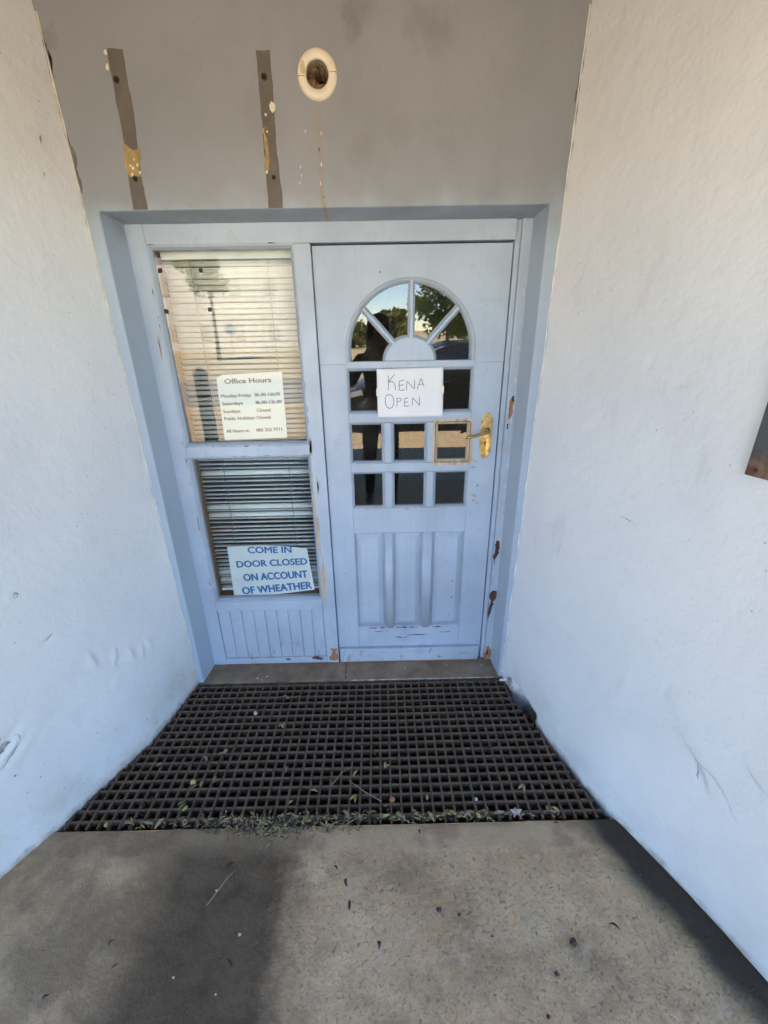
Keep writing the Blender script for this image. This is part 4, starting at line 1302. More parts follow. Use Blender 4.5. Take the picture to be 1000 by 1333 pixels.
# ------------------------------------------------------------------ cracks and scars on the side walls
wall_mark(right_wall, right_x, 1, [(-0.955, 0.56), (-1.0, 0.515), (-1.04, 0.49), (-1.09, 0.485), (-1.13, 0.455), (-1.16, 0.415), (-1.19, 0.40)], 0.0007, 'crack', 'crack')
wall_mark(right_wall, right_x, 1, [(-1.042, 0.487), (-1.05, 0.465), (-1.052, 0.445), (-1.06, 0.43)], 0.0022, 'crack', 'crack')
wall_mark(right_wall, right_x, 1, [(-1.14, 0.60), (-1.17, 0.575), (-1.21, 0.565)], 0.0006, 'crack', 'crack')
wall_mark(right_wall, right_x, 1, [(-0.62, 1.118), (-0.65, 1.117), (-0.68, 1.113)], 0.001, 'crack', 'scuff')
wall_mark(left_wall, left_x, -1, [(-0.96, 0.485), (-0.93, 0.492), (-0.905, 0.50)], 0.006, 'crack', 'plaster_scar')
wall_mark(left_wall, left_x, -1, [(-0.965, 0.445), (-0.93, 0.455), (-0.905, 0.468), (-0.89, 0.462)], 0.008, 'chunk', 'plaster_scar')
wall_mark(left_wall, left_x, -1, [(-0.97, 0.385), (-0.93, 0.40), (-0.895, 0.425), (-0.872, 0.45), (-0.87, 0.47), (-0.885, 0.482)], 0.0018, 'crack', 'plaster_scar')
wall_mark(left_wall, left_x, -1, [(-0.602, 0.51), (-0.592, 0.515), (-0.58, 0.513)], 0.002, 'crack', 'plaster_scar')
wall_mark(left_wall, left_x, -1, [(-0.515, 0.475), (-0.505, 0.485), (-0.497, 0.492)], 0.0022, 'crack', 'plaster_scar')
wall_mark(left_wall, left_x, -1, [(-0.745, 0.925), (-0.735, 0.938), (-0.728, 0.93), (-0.737, 0.92), (-0.745, 0.925)], 0.0016, 'crack', 'scuff')
wall_mark(left_wall, left_x, -1, [(-0.705, 0.72), (-0.69, 0.73), (-0.68, 0.735)], 0.0022, 'crack', 'scuff')
wall_mark(left_wall, left_x, -1, [(-0.245, 2.275), (-0.243, 2.29), (-0.242, 2.30)], 0.003, 'crack', 'scuff')
wall_mark(left_wall, left_x, -1, [(-0.262, 2.185), (-0.262, 2.20)], 0.0022, 'crack', 'scuff')
for i in range(26):
    y_, z_ = rnd.uniform(-0.95, -0.22), abs(rnd.gauss(0.12, 0.12)) + 0.04
    wall_mark(left_wall, left_x, -1, [(y_, z_), (y_ + rnd.uniform(-0.006, 0.006), z_ + rnd.uniform(-0.006, 0.006))], rnd.uniform(0.0012, 0.003), 'crack' if i % 3 else 'plaster', 'scuff')

# broken plaster lump at the foot of the right wall, by the frame
b = MB()
def lump(c, r_, seed, k1=8, k2=6):
    b_ = MB()
    def Q(u, v):
        a, e = 2 * PI * u, PI * (v - 0.5)
        d_ = Vector((math.cos(a) * math.cos(e), math.sin(a) * math.cos(e), math.sin(e)))
        s_ = 1 + 0.55 * fb(d_.x * 1.4 + seed, d_.y * 1.4, d_.z * 1.4, 3)
        return (c[0] + d_.x * r_[0] * s_, c[1] + d_.y * r_[1] * s_, c[2] + d_.z * r_[2] * s_)
    b_.grid(Q, k1, k2)
    return b_
o = lump((0.915, -0.215, 0.018), (0.016, 0.035, 0.045), 3.3, 14, 10).build('plaster_lump', 'chunk')
tag(o, 'broken lump of plaster at the foot of the wall beside the doorstep', 'rubble')
o = lump((0.888, -0.182, 0.002), (0.022, 0.006, 0.006), 7.3, 10, 6).build('mortar_crumb', 'filler')
tag(o, 'white mortar crumb on the corner of the grating beside the plaster lump', 'rubble')

# ================================================================== LITTER
def leaf_mesh(name, mat, L, W, curl, fold):
    b_ = MB()
    n_ = 5
    vs = []
    for i in range(n_ + 1):
        t = i / n_
        wd = W * math.sin(PI * min(1, t * 0.92 + 0.04)) ** 0.8 * 0.5
        zc = curl * 4 * t * (1 - t)
        for s_ in (-1, 0, 1):
            vs.append(((t - 0.5) * L, s_ * wd, zc + fold * abs(s_) * wd))
    fs = []
    for i in range(n_):
        for j in range(2):
            a = i * 3 + j
            fs.append((a, a + 1, a + 4, a + 3))
    b_.add(vs, fs)
    return b_.mesh(name, mat, True)
LM = {}
for mname in ('leaf_g', 'leaf_y', 'leaf_t', 'leaf_b', 'leaf_s'):
    LM[mname] = [leaf_mesh('leaf_' + mname, mname, 0.030, 0.0085, 0.003, 0.25), leaf_mesh('leaf_' + mname, mname, 0.036, 0.011, 0.006, 0.4), leaf_mesh('leaf_' + mname, mname, 0.024, 0.012, 0.002, 0.1)]
def leaf(x_, y_, mname, v=0, rot=None, z=0.004, sc=1.0, label=None, group=None, name='fallen_leaf'):
    o_ = link(name, LM[mname][v])
    o_.location = (x_, y_, z)
    o_.rotation_euler = (rnd.uniform(-0.35, 0.35), rnd.uniform(-0.3, 0.3), rnd.uniform(0, 2 * PI) if rot is None else rot)
    o_.scale = (sc, sc, sc)
    word = {'leaf_g': 'green', 'leaf_y': 'yellowish', 'leaf_t': 'tan', 'leaf_b': 'dark brown', 'leaf_s': 'grey-green'}[mname]
    return tag(o_, label or 'small %s leaf lying on the bars of the steel grating' % word, 'leaf', group or 'fallen leaves scattered on the grating')
spots = [(-0.243, -0.442, 'leaf_y'), (-0.232, -0.447, 'leaf_y'), (-0.225, -0.436, 'leaf_t'), (-0.238, -0.279, 'leaf_t'), (-0.25, -0.27, 'leaf_t'), (-0.505, -0.72, 'leaf_t'), (-0.53, -0.735, 'leaf_t'), (-0.575, -0.608, 'leaf_b'),
         (-0.458, -0.702, 'leaf_s'), (-0.445, -0.71, 'leaf_s'), (-0.466, -0.585, 'leaf_y'), (-0.455, -0.575, 'leaf_t'), (-0.51, -0.60, 'leaf_b'), (-0.53, -0.61, 'leaf_t'), (-0.52, -0.622, 'leaf_b'), (0.126, -0.689, 'leaf_y'), (0.252, -0.657, 'leaf_y'), (0.262, -0.66, 'leaf_y'),
         (0.122, -0.792, 'leaf_y'), (0.132, -0.80, 'leaf_g'), (-0.177, -0.654, 'leaf_s'), (-0.165, -0.665, 'leaf_s'), (-0.037, -0.763, 'leaf_y'), (-0.122, -0.804, 'leaf_y'), (-0.555, -0.80, 'leaf_g'), (-0.545, -0.815, 'leaf_g'), (-0.53, -0.82, 'leaf_y'),
         (0.796, -0.764, 'leaf_y'), (0.805, -0.77, 'leaf_s'), (0.414, -0.799, 'leaf_t'), (0.889, -0.863, 'leaf_s'), (0.90, -0.855, 'leaf_y'), (0.87, -0.85, 'leaf_s'), (-0.40, -0.35, 'leaf_t'), (0.045, -0.44, 'leaf_b'), (-0.06, -0.36, 'leaf_b'), (-0.66, -0.46, 'leaf_b'), (0.2, -0.60, 'leaf_b'), (-0.72, -0.63, 'leaf_s'), (-0.68, -0.78, 'leaf_b')]
for i, (x_, y_, mm) in enumerate(spots):
    leaf(x_, y_, mm, i % 3, sc=rnd.uniform(0.75, 1.1))
edge = [(-0.522, -0.86, 'leaf_g'), (-0.713, -0.875, 'leaf_g'), (-0.80, -0.878, 'leaf_y'), (-0.644, -0.875, 'leaf_s'), (-0.60, -0.878, 'leaf_t'), (-0.428, -0.875, 'leaf_g'), (-0.26, -0.85, 'leaf_g'), (-0.208, -0.88, 'leaf_s'), (-0.15, -0.87, 'leaf_g'), (-0.10, -0.86, 'leaf_s'), (-0.05, -0.875, 'leaf_g'),
        (0.041, -0.90, 'leaf_g'), (0.055, -0.895, 'leaf_y'), (0.10, -0.86, 'leaf_s'), (0.155, -0.87, 'leaf_s'), (0.199, -0.855, 'leaf_g'), (0.25, -0.87, 'leaf_y'), (0.30, -0.865, 'leaf_s'), (0.362, -0.855, 'leaf_g'), (0.42, -0.875, 'leaf_y'), (0.47, -0.87, 'leaf_g'), (0.506, -0.865, 'leaf_y'), (0.56, -0.87, 'leaf_s'), (0.60, -0.875, 'leaf_y'), (0.63, -0.872, 'leaf_g'), (0.68, -0.868, 'leaf_s'), (-0.34, -0.88, 'leaf_s'), (-0.30, -0.87, 'leaf_y')]
for i, (x_, y_, mm) in enumerate(edge):
    leaf(x_, y_, mm, i % 3, rnd.gauss(0, 0.6), 0.010, rnd.uniform(0.85, 1.25), 'slender %s leaf caught along the front edge of the grating' % {'leaf_g': 'green', 'leaf_y': 'yellowish', 'leaf_t': 'tan', 'leaf_s': 'grey-green'}[mm], 'leaves caught along the front edge of the grating')
# unusual bits
b = MB()
pts = []
for i in range(10):
    a = 2 * PI * i / 10 + 0.3
    r_ = (0.024 if i % 2 == 0 else 0.012)
    pts.append((0.745 + r_ * math.cos(a), -0.868 + r_ * math.sin(a), 0.012 + 0.006 * math.sin(a * 3)))
b.add(pts + [(0.745, -0.868, 0.009)], [(i, (i + 1) % 10, 10) for i in range(10)])
o = b.build('fallen_leaf', 'leaf_p')
tag(o, 'pale pinkish lobed leaf at the right front edge of the grating', 'leaf')
o = lump((-0.379, -0.367, 0.003), (0.009, 0.008, 0.012), 2.1, 10, 8).build('white_pebble', 'white_stone')
tag(o, 'small white pebble lying on the left half of the grating', 'pebble')
o = lump((-0.542, -0.713, 0.004), (0.011, 0.010, 0.006), 4.1, 10, 8).build('seed_pod', 'leaf_y')
tag(o, 'round tan seed pod on the grating near the left wall', 'seed pod')
o = lump((0.277, -0.802, 0.003), (0.0095, 0.009, 0.008), 5.1, 10, 8).build('dried_berry', 'berry')
tag(o, 'orange dried berry on the grating near its front edge', 'berry')
o = lump((0.606, -0.809, 0.003), (0.006, 0.006, 0.006), 6.1, 8, 6).build('grey_pebble', 'white_stone')
tag(o, 'tiny grey pebble on the right half of the grating near the front edge', 'pebble')
for k_, (p0, p1, p2, lab) in enumerate((((0.10, -0.72, 0.003), (0.165, -0.775, 0.012), (0.235, -0.81, 0.003), 'thin curved straw on the grating behind the berry'), ((0.03, -0.74, 0.002), (0.07, -0.69, 0.01), (0.11, -0.66, 0.003), 'thin straw on the grating beside the yellow leaf'), ((-0.33, -1.13, 0.004), (-0.285, -1.06, 0.012), (-0.265, -1.03, 0.004), 'pale curved straw on the dark stained concrete'), ((0.05, -0.915, 0.008), (0.09, -0.905, 0.012), (0.17, -0.86, 0.012), 'pale stalk across the front edge of the grating'))):
    o = MB().tube([p0, p1, p2], 0.0013, 5).build('dry_straw', 'leaf_t', None, True)
    tag(o, lab, 'straw')
pebs = [(0.804, -1.242, 0.011, 'dark angular stone on the worn concrete, largest of the stones'), (0.728, -1.307, 0.006, None), (0.415, -1.155, 0.0075, None), (0.476, -1.168, 0.005, None), (0.674, -1.388, 0.005, None), (0.566, -1.221, 0.004, None)]
for i, (x_, y_, r_, lab) in enumerate(pebs):
    o = lump((x_, y_, r_ * 0.45), (r_, r_ * 0.85, r_ * 0.7), i * 1.7, 10, 7).build('dark_stone', 'stone')
    tag(o, lab or 'small dark stone on the worn concrete right of the stain', 'stone', None if lab else 'small stones on the concrete')
for i, (x_, y_, r_) in enumerate(((-0.313, -1.089, 0.004), (-0.202, -1.203, 0.0055), (-0.363, -1.294, 0.004), (-0.23, -1.33, 0.003))):
    o = lump((x_, y_, r_ * 0.4), (r_, r_ * 0.7, r_ * 0.5), i * 2.7, 8, 6).build('pale_pebble', 'white_stone')
    tag(o, 'tiny pale pebble on the dark stained concrete', 'pebble', 'pale pebbles on the stained concrete')
tw = [(0.075, -1.034, 2.5), (0.117, -1.077, 1.7), (0.129, -1.139, 1.6), (0.22, -1.238, 1.9), (-0.209, -1.268, 2.4), (-0.579, -1.219, 1.1), (-0.543, -1.27, 0.6), (0.943, -1.209, 2.5), (0.37, -0.925, 1.9), (-0.29, -1.02, 0.6), (-0.70, -1.33, 0.6)]
for i, (x_, y_, a) in enumerate(tw):
    leaf(x_, y_, 'leaf_b', i % 2, a, 0.005, rnd.uniform(0.75, 1.15), 'dark shrivelled leaf lying on the worn concrete floor', 'dark leaves on the concrete').scale = (rnd.uniform(0.55, 0.95), rnd.uniform(0.5, 1.1), 1.8)
# uncountable litter packed along the front edge of the grating
b = MB()
for i in range(1150):
    if i < 620:
        x_ = rnd.gauss(-0.16, 0.15)
        y_ = rnd.gauss(-0.886, 0.019) - (0.016 * math.exp(-((x_ + 0.17) / 0.12) ** 2))
    else:
        x_ = rnd.uniform(-0.80, 0.92) if rnd.random() < 0.4 else rnd.uniform(-0.45, 0.72)
        y_ = rnd.gauss(-0.872, 0.010)
    if y_ > -0.83:
        y_ = -0.85
    if not (left_x(y_, 0) + 0.01 < x_ < right_x(y_, 0) - 0.02):
        continue
    z_ = 0.001 + abs(rnd.gauss(0, 0.005)) + (0.004 if abs(x_ + 0.17) < 0.2 else 0)
    L, W = rnd.uniform(0.010, 0.030), rnd.uniform(0.0018, 0.006)
    a = rnd.uniform(0, 2 * PI) if i < 620 else rnd.gauss(0, 0.8)
    e = rnd.uniform(-0.4, 0.4)
    dv = Vector((math.cos(a) * math.cos(e), math.sin(a) * math.cos(e), math.sin(e) * 0.6))
    sv = Vector((-math.sin(a), math.cos(a), rnd.uniform(-0.4, 0.4)))
    c_ = Vector((x_, y_, z_ + 0.003))
    vs = [c_ - dv * L / 2, c_ + sv * W / 2 - dv * L * 0.1 + Vector((0, 0, 0.001)), c_ + dv * L / 2, c_ - sv * W / 2 + dv * L * 0.1]
    b.add(vs, [(0, 1, 2, 3)], rnd.choices((0, 1, 2, 3, 4), (0.6, 1.0, 3.0, 7, 1.6))[0])
o = b.build('leaf_litter', ['leaf_g', 'leaf_y', 'leaf_t', 'leaf_b', 'leaf_s'])
tag(o, 'brown leaf litter and twigs packed along the front edge of the grating', 'leaf litter', None, 'stuff')
for i, (x_, y_) in enumerate(((-0.43, -0.137), (-0.38, -0.125), (-0.405, -0.148), (0.047, -0.125), (0.60, -0.07), (0.795, -0.075), (0.37, -0.08))):
    o = link('paint_flake', LM['leaf_y'][0] if False else leaf_mesh('paint_flake', 'filler', 0.018, 0.006, 0.002, 0.2) if i in (0, 1, 5) else leaf_mesh('paint_flake', 'filler', 0.008, 0.007, 0.002, 0.2))
    o.location = (x_, y_, 0.005)
    o.rotation_euler = (0, 0, (2.2, 0.8, 0, 0.3, 1.1, 2.8, 0)[i])
    tag(o, 'small white paint flake lying on the concrete doorstep', 'paint flake', 'paint flakes on the doorstep')

# ================================================================== THE PLACE BEHIND THE CAMERA (seen in the glass)
b = MB()
b.box(-8, 8, -2.9, 6, 2.72, 2.90)  # unseen roof, set low and long to shut sky light off the upper wall
b.box(-8, 8, -3.05, -2.901, 2.42, 2.90)  # edge beam added out of view to keep sky light off the door top
o = b.build('veranda_roof', 'ceil')
tag(o, 'flat veranda roof out of view, edge beam and dark underside added to block light', 'roof')
b = MB()
b.add([(-8, -1.449, -0.1), (left_x(-1.449, 0) , -1.449, -0.1), (left_x(-1.449, 2.74), -1.449, 2.74), (-8, -1.449, 2.74)], [(0, 1, 2, 3)])
b.add([(right_x(-1.449, 0), -1.449, -0.1), (8, -1.449, -0.1), (8, -1.449, 2.74), (right_x(-1.449, 2.74), -1.449, 2.74)], [(0, 1, 2, 3)])
b.add([(-8, -1.449, -0.1), (-8, -1.449, 2.74), (-8, 6, 2.74), (-8, 6, -0.1)], [(0, 1, 2, 3)])
b.add([(8, -1.449, -0.1), (8, 6, -0.1), (8, 6, 2.74), (8, -1.449, 2.74)], [(0, 1, 2, 3)])
b.add([(-8, 6, -0.1), (-8, 6, 2.74), (8, 6, 2.74), (8, 6, -0.1)], [(0, 1, 2, 3)])
o = b.build('building_facade', 'facade')
tag(o, 'plain white outer walls of the building either side of the entrance', 'building')
b = MB()
b.box(-2.4, 2.6, 0.045, 3.4, -0.06, -0.004)
b.box(-2.4, 2.6, 3.4, 3.45, -0.06, 2.74)
b.box(-2.45, -2.4, 0.03, 3.4, -0.06, 2.74)
b.box(2.6, 2.65, 0.03, 3.4, -0.06, 2.74)
o = b.build('office_room', 'room')
tag(o, 'dim room behind the door glass', None, None, 'structure')
po = thing('bollard', 'short grey-blue post added behind the camera, mirrored in the sidelight', 'post', (-1.38, -2.48, 0))
MB().box(-1.435, -1.325, -2.535, -2.425, 0.0, 1.36).build('shaft', 'dado', po, False, 0.008)  # post added behind the camera for the band mirrored in the sidelight
MB().add([(-1.44, -2.54, 1.3605), (-1.32, -2.54, 1.3605), (-1.32, -2.42, 1.3605), (-1.44, -2.42, 1.3605), (-1.38, -2.48, 1.42)], [(3, 2, 1, 0), (0, 1, 4), (1, 2, 4), (2, 3, 4), (3, 0, 4)]).build('cap', 'dado', po)

b = MB()
for x0, x1, y0, y1 in ((-300, 300, -500, -2.6), (-300, -8, -2.6, 60), (8, 300, -2.6, 60), (-8, 8, 6, 60)):
    b.add([(x0, y0, -0.012), (x1, y0, -0.012), (x1, y1, -0.012), (x0, y1, -0.012)], [(0, 1, 2, 3)])
tag(b.build('ground', 'ground'), 'pale sandy ground reaching to the horizon', None, None, 'structure')
b = MB().add([(-14, -8.2, -0.006), (14, -8.2, -0.006), (14, -2.6, -0.006), (-14, -2.6, -0.006)], [(0, 1, 2, 3)])
tag(b.build('pavement', 'paving'), 'tan brick paving before the building', None, None, 'structure')
M['asphalt'] = plain('sun_bleached_road', (0.30, 0.275, 0.235), 0.9, 0.12, 2)
b = MB().add([(-120, -15.5, -0.008), (120, -15.5, -0.008), (120, -9.5, -0.008), (-120, -9.5, -0.008)], [(0, 1, 2, 3)])
tag(b.build('road', 'asphalt'), 'pale sun-bleached road beyond the paving', None, None, 'structure')

# trees
M['leafA'] = m_leaf('tree_leaf_dark', (0.045, 0.075, 0.022), (0.10, 0.14, 0.035))
M['leafB'] = m_leaf('tree_leaf_olive', (0.11, 0.125, 0.03), (0.22, 0.22, 0.055))
M['leafC'] = m_leaf('tree_leaf_yellowish', (0.16, 0.17, 0.05), (0.30, 0.29, 0.09))
M['bark'] = plain('tree_bark', (0.14, 0.10, 0.07), 0.9, 0.35, 6, bump=0.5)
def tree(x_, y_, h, rad, mat, nleaf, label, seed, low=0.25, ls=0.22):
    r_ = random.Random(seed)
    t_ = thing('tree', label, 'tree', (x_, y_, -0.01), 'trees across the road')
    b_ = MB()
    th = h * 0.55
    b_.tube([(x_, y_, -0.05), (x_ + 0.05 * h * 0.1, y_, th * 0.35), (x_ + r_.uniform(-0.2, 0.2), y_ + 0.1, th)], [0.03 * h * 0.6, 0.022 * h * 0.6, 0.012 * h * 0.6], 9)
    clumps = []
    for i in range(38):
        a = r_.uniform(0, 2 * PI)
        e = r_.uniform(low, 1.0)
        rr_ = rad * r_.uniform(0.35, 0.95) * math.sqrt(max(0.08, 1 - ((e - 0.55) / 0.62) ** 2))
        c = Vector((x_ + rr_ * math.cos(a), y_ + rr_ * math.sin(a), h * (0.12 + 0.84 * e)))
        clumps.append((c, rad * r_.uniform(0.12, 0.36)))
        if i < 9:
            st = Vector((x_, y_, min(th * 0.9, c.z * 0.6)))
            b_.tube([st, (st + c) / 2 + Vector((0, 0, 0.12 * h * r_.random())), c], [0.018 * h * 0.6, 0.010 * h * 0.6, 0.003 * h], 6)
    b_.build('trunk', 'bark', t_, True)
    b_ = MB()
    for i in range(nleaf):
        c, cr_ = r_.choice(clumps)
        d_ = Vector((r_.gauss(0, 1), r_.gauss(0, 1), r_.gauss(0, 0.8)))
        d_ = d_.normalized() * cr_ * (r_.random() ** 0.45)
        q = c + d_
        u = Vector((r_.uniform(-1, 1), r_.uniform(-1, 1), r_.uniform(-1, 1))).normalized()
        w_ = u.cross(Vector((r_.uniform(-1, 1), r_.uniform(-1, 1), r_.uniform(-1, 1)))).normalized()
        s_ = ls * r_.uniform(0.6, 1.3)
        b_.add([q - u * s_, q + w_ * s_ * 0.45, q + u * s_, q - w_ * s_ * 0.45], [(0, 1, 2, 3)])
    b_.build('crown', mat, t_)
tree(4.6, -27, 8.4, 2.7, 'leafA', 8000, 'large dark tree across the road, mirrored in the right of the fan window', 1, 0.1, 0.17)
tree(1.7, -33, 3.0, 1.3, 'leafB', 2600, 'low olive bush-like tree left of the large dark tree in the reflection', 2, 0.0)
tree(-2.2, -46, 2.3, 2.2, 'leafB', 2600, 'rounded olive tree behind the photographer in the reflection', 3, 0.0)
tree(1.2, -62, 4.2, 2.6, 'leafB', 2400, 'far olive tree in the middle of the fan window reflection', 4, 0.0, 0.3)
tree(-4.6, -58, 3.2, 2.4, 'leafA', 2400, 'far dark tree left of the photographer in the reflection', 5, 0.0, 0.3)
tree(-8.8, -28, 8.6, 1.9, 'leafC', 4200, 'tall green tree added behind the camera, mirrored in the upper sidelight pane', 6, 0.45, 0.16)  # tree added behind the camera for the sidelight reflection
tree(9.0, -30, 4.5, 2.6, 'leafA', 2600, 'dark shade tree mirrored at the right end of the fan window', 7, 0.1)
tree(-27, -42, 6.5, 3.6, 'leafA', 2600, 'dark tree mirrored at the left edge of the sidelight', 8, 0.0, 0.3)
tree(16, -70, 5.6, 3.6, 'leafB', 2200, 'far olive tree beyond the right end of the road', 9, 0.0, 0.3)
tree(13, -66, 6.5, 4.2, 'leafA', 2200, 'far dark tree beyond the parked car in the reflection', 10, 0.0, 0.35)
# pale building added behind the camera to brighten the sidelight reflection
M['creamwall'] = plain('fill_building_wall', (0.74, 0.70, 0.62), 0.8, 0.08, 0.6)
M['shutter'] = plain('pale_shutter', (0.60, 0.56, 0.47), 0.7, 0.08, 1)
M['rooftile'] = plain('brown_roof_sheet', (0.30, 0.20, 0.14), 0.8, 0.15, 1)
bd = thing('reflection_fill_building', 'long cream two-storey building added to brighten the reflection in the sidelight', 'building', (-20, -50, 0))
MB().box(-32, -5.6, -56, -47, -0.02, 8.8).build('wall', 'creamwall', bd)
MB().add([(-32.5, -46.5, 8.81), (-5.1, -46.5, 8.81), (-5.1, -56.5, 8.81), (-32.5, -56.5, 8.81), (-30, -51.5, 11.2), (-7.6, -51.5, 11.2)], [(0, 1, 5, 4), (1, 2, 5), (2, 3, 4, 5), (3, 0, 4), (3, 2, 1, 0)]).build('roof', 'rooftile', bd)
for zz in (1.0, 5.2):
    for xx in (-30, -26.5, -23, -19.5, -16, -12.5, -9):
        wn = MB().box(xx, xx + 1.1, -47.0, -46.93, zz, zz + 1.5).build('window', 'shutter', bd)
        MB().box(xx + 0.1, xx + 1.0, -46.929, -46.915, zz + 0.1, zz + 1.4).build('pane', 'shutter', wn)
# round road sign
M['signgrey'] = plain('white_sign_back', (0.75, 0.75, 0.74), 0.4, 0.05, 4)
rs = thing('road_sign', 'round white road sign on a thin pole mirrored in the window', 'road sign', (-8.1, -29, 0))
b = MB()
b.tube([(-8.1, -29, 0), (-8.1, -29, 2.2)], 0.035, 10)
b.build('pole', 'signgrey', rs, True)
b = MB()
b.prism([(-8.1 + 0.36 * math.cos(2 * PI * i / 32), 1.9 + 0.36 * math.sin(2 * PI * i / 32)) for i in range(32)], -29.05, -29.035)
b.build('disc', 'signgrey', rs, fix=True)

# ------------------------------------------------------------------ parked car
M['carpaint'] = plain('black_car_paint', (0.006, 0.0065, 0.0075), 0.22, 0.05, 4, spec=0.35)
M['carglass'] = plain('tinted_car_glass', (0.01, 0.011, 0.012), 0.06, 0.0, 4, spec=0.7)
M['tyre'] = plain('tyre_rubber', (0.02, 0.02, 0.02), 0.85)
M['rim'] = plain('alloy_rim', (0.45, 0.45, 0.46), 0.35, 0.05, 8, metal=0.8)
M['lamp'] = plain('headlamp_lens', (0.35, 0.35, 0.36), 0.12, 0.05, 8)
M['redlamp'] = plain('tail_lamp_lens', (0.35, 0.02, 0.02), 0.15, 0.05, 8)
M['trim'] = plain('black_trim', (0.02, 0.02, 0.022), 0.6)
M['numplate'] = plain('pale_number_plate', (0.7, 0.7, 0.66), 0.5, 0.03, 8)
car = thing('parked_car', 'black hatchback parked outside, mirrored in the door glass', 'car', (1.35, -6.5, 0))
CX0, CY0, CWD = -0.55, -5.65, 1.66          # front bumper, near side, width
side = [(0.0, 0.32), (0.02, 0.55), (0.12, 0.68), (0.45, 0.80), (1.00, 0.92), (1.62, 1.36), (1.95, 1.47), (2.35, 1.485), (2.80, 1.43), (3.30, 1.24), (3.62, 1.02), (3.76, 0.90), (3.80, 0.60), (3.78, 0.34), (3.60, 0.22), (0.14, 0.20)]
def inset(z):
    return 0.0 if z < 0.62 else (0.03 + 0.22 * max(0, z - 0.86) / 0.6 if z > 0.86 else 0.03 * (z - 0.62) / 0.24)
nlat = 7
vs = []
for j in range(nlat):
    t = j / (nlat - 1)
    for (sx_, sz_) in side:
        ins = inset(sz_)
        yy = CY0 - ins - (CWD - 2 * ins) * t
        bow = 0.10 * (2 * t - 1) ** 2
        xx = sx_ + (bow if sx_ < 0.5 else (-bow * 0.7 if sx_ > 3.3 else 0))
        crown = 0.035 * (1 - (2 * t - 1) ** 2) if sz_ > 0.7 else 0
        vs.append((CX0 + xx, yy, sz_ + crown))
ns = len(side)
fs = [(j * ns + i, j * ns + (i + 1) % ns, (j + 1) * ns + (i + 1) % ns, (j + 1) * ns + i) for j in range(nlat - 1) for i in range(ns)]
fs += [tuple(range(ns))[::-1], tuple((nlat - 1) * ns + i for i in range(ns))]
b = MB().add(vs, fs)
b.build('body', 'carpaint', car, False, 0.03, 3, True)
def side_panel(name, pts, mat, off=0.006):
    for far in (0, 1):
        b_ = MB()
        n_ = len(pts)
        vs_ = []
        for x_, z_ in pts:
            ins = inset(z_)
            yy = (CY0 - ins + off) if not far else (CY0 - CWD + ins - off)
            vs_.append((CX0 + x_, yy, z_))
        for x_, z_ in pts:
            ins = inset(z_)
            yy = (CY0 - ins - 0.01) if not far else (CY0 - CWD + ins + 0.01)
            vs_.append((CX0 + x_, yy, z_))
        b_.add(vs_, [tuple(range(n_)), tuple(range(2 * n_ - 1, n_ - 1, -1))] + [(i, (i + 1) % n_, n_ + (i + 1) % n_, n_ + i) for i in range(n_)])
        b_.build(name, mat, car, fix=True)
side_panel('side_window', [(1.25, 0.95), (2.12, 0.97), (2.12, 1.40), (1.92, 1.39), (1.66, 1.30)], 'carglass')
side_panel('side_window', [(2.19, 0.97), (3.02, 1.00), (3.10, 1.22), (2.78, 1.35), (2.19, 1.41)], 'carglass')
side_panel('door_handle', [(1.86, 0.86), (2.04, 0.865), (2.04, 0.885), (1.86, 0.88)], 'trim', 0.025)
side_panel('door_handle', [(2.72, 0.87), (2.90, 0.875), (2.90, 0.895), (2.72, 0.89)], 'trim', 0.025)
side_panel('sill_trim', [(0.85, 0.24), (2.72, 0.24), (2.72, 0.30), (0.85, 0.30)], 'trim', 0.012)
side_panel('headlight', [(0.10, 0.60), (0.52, 0.68), (0.50, 0.77), (0.20, 0.70)], 'lamp', 0.012)
side_panel('tail_light', [(3.42, 0.80), (3.66, 0.80), (3.60, 1.00), (3.46, 1.04)], 'redlamp', 0.012)
b = MB().add([(CX0 + 1.06, CY0 - 0.10, 0.96), (CX0 + 1.06, CY0 - CWD + 0.10, 0.96), (CX0 + 1.60, CY0 - CWD + 0.24, 1.375), (CX0 + 1.60, CY0 - 0.24, 1.375)], [(0, 1, 2, 3)])
o = b.build('windscreen', 'carglass', car)
o.modifiers.new('t', 'SOLIDIFY').thickness = 0.03
b = MB().add([(CX0 + 3.64, CY0 - 0.14, 1.04), (CX0 + 3.64, CY0 - CWD + 0.14, 1.04), (CX0 + 3.30, CY0 - CWD + 0.22, 1.27), (CX0 + 3.30, CY0 - 0.22, 1.27)], [(0, 1, 2, 3)])
o = b.build('rear_window', 'carglass', car)
o.modifiers.new('t', 'SOLIDIFY').thickness = 0.03
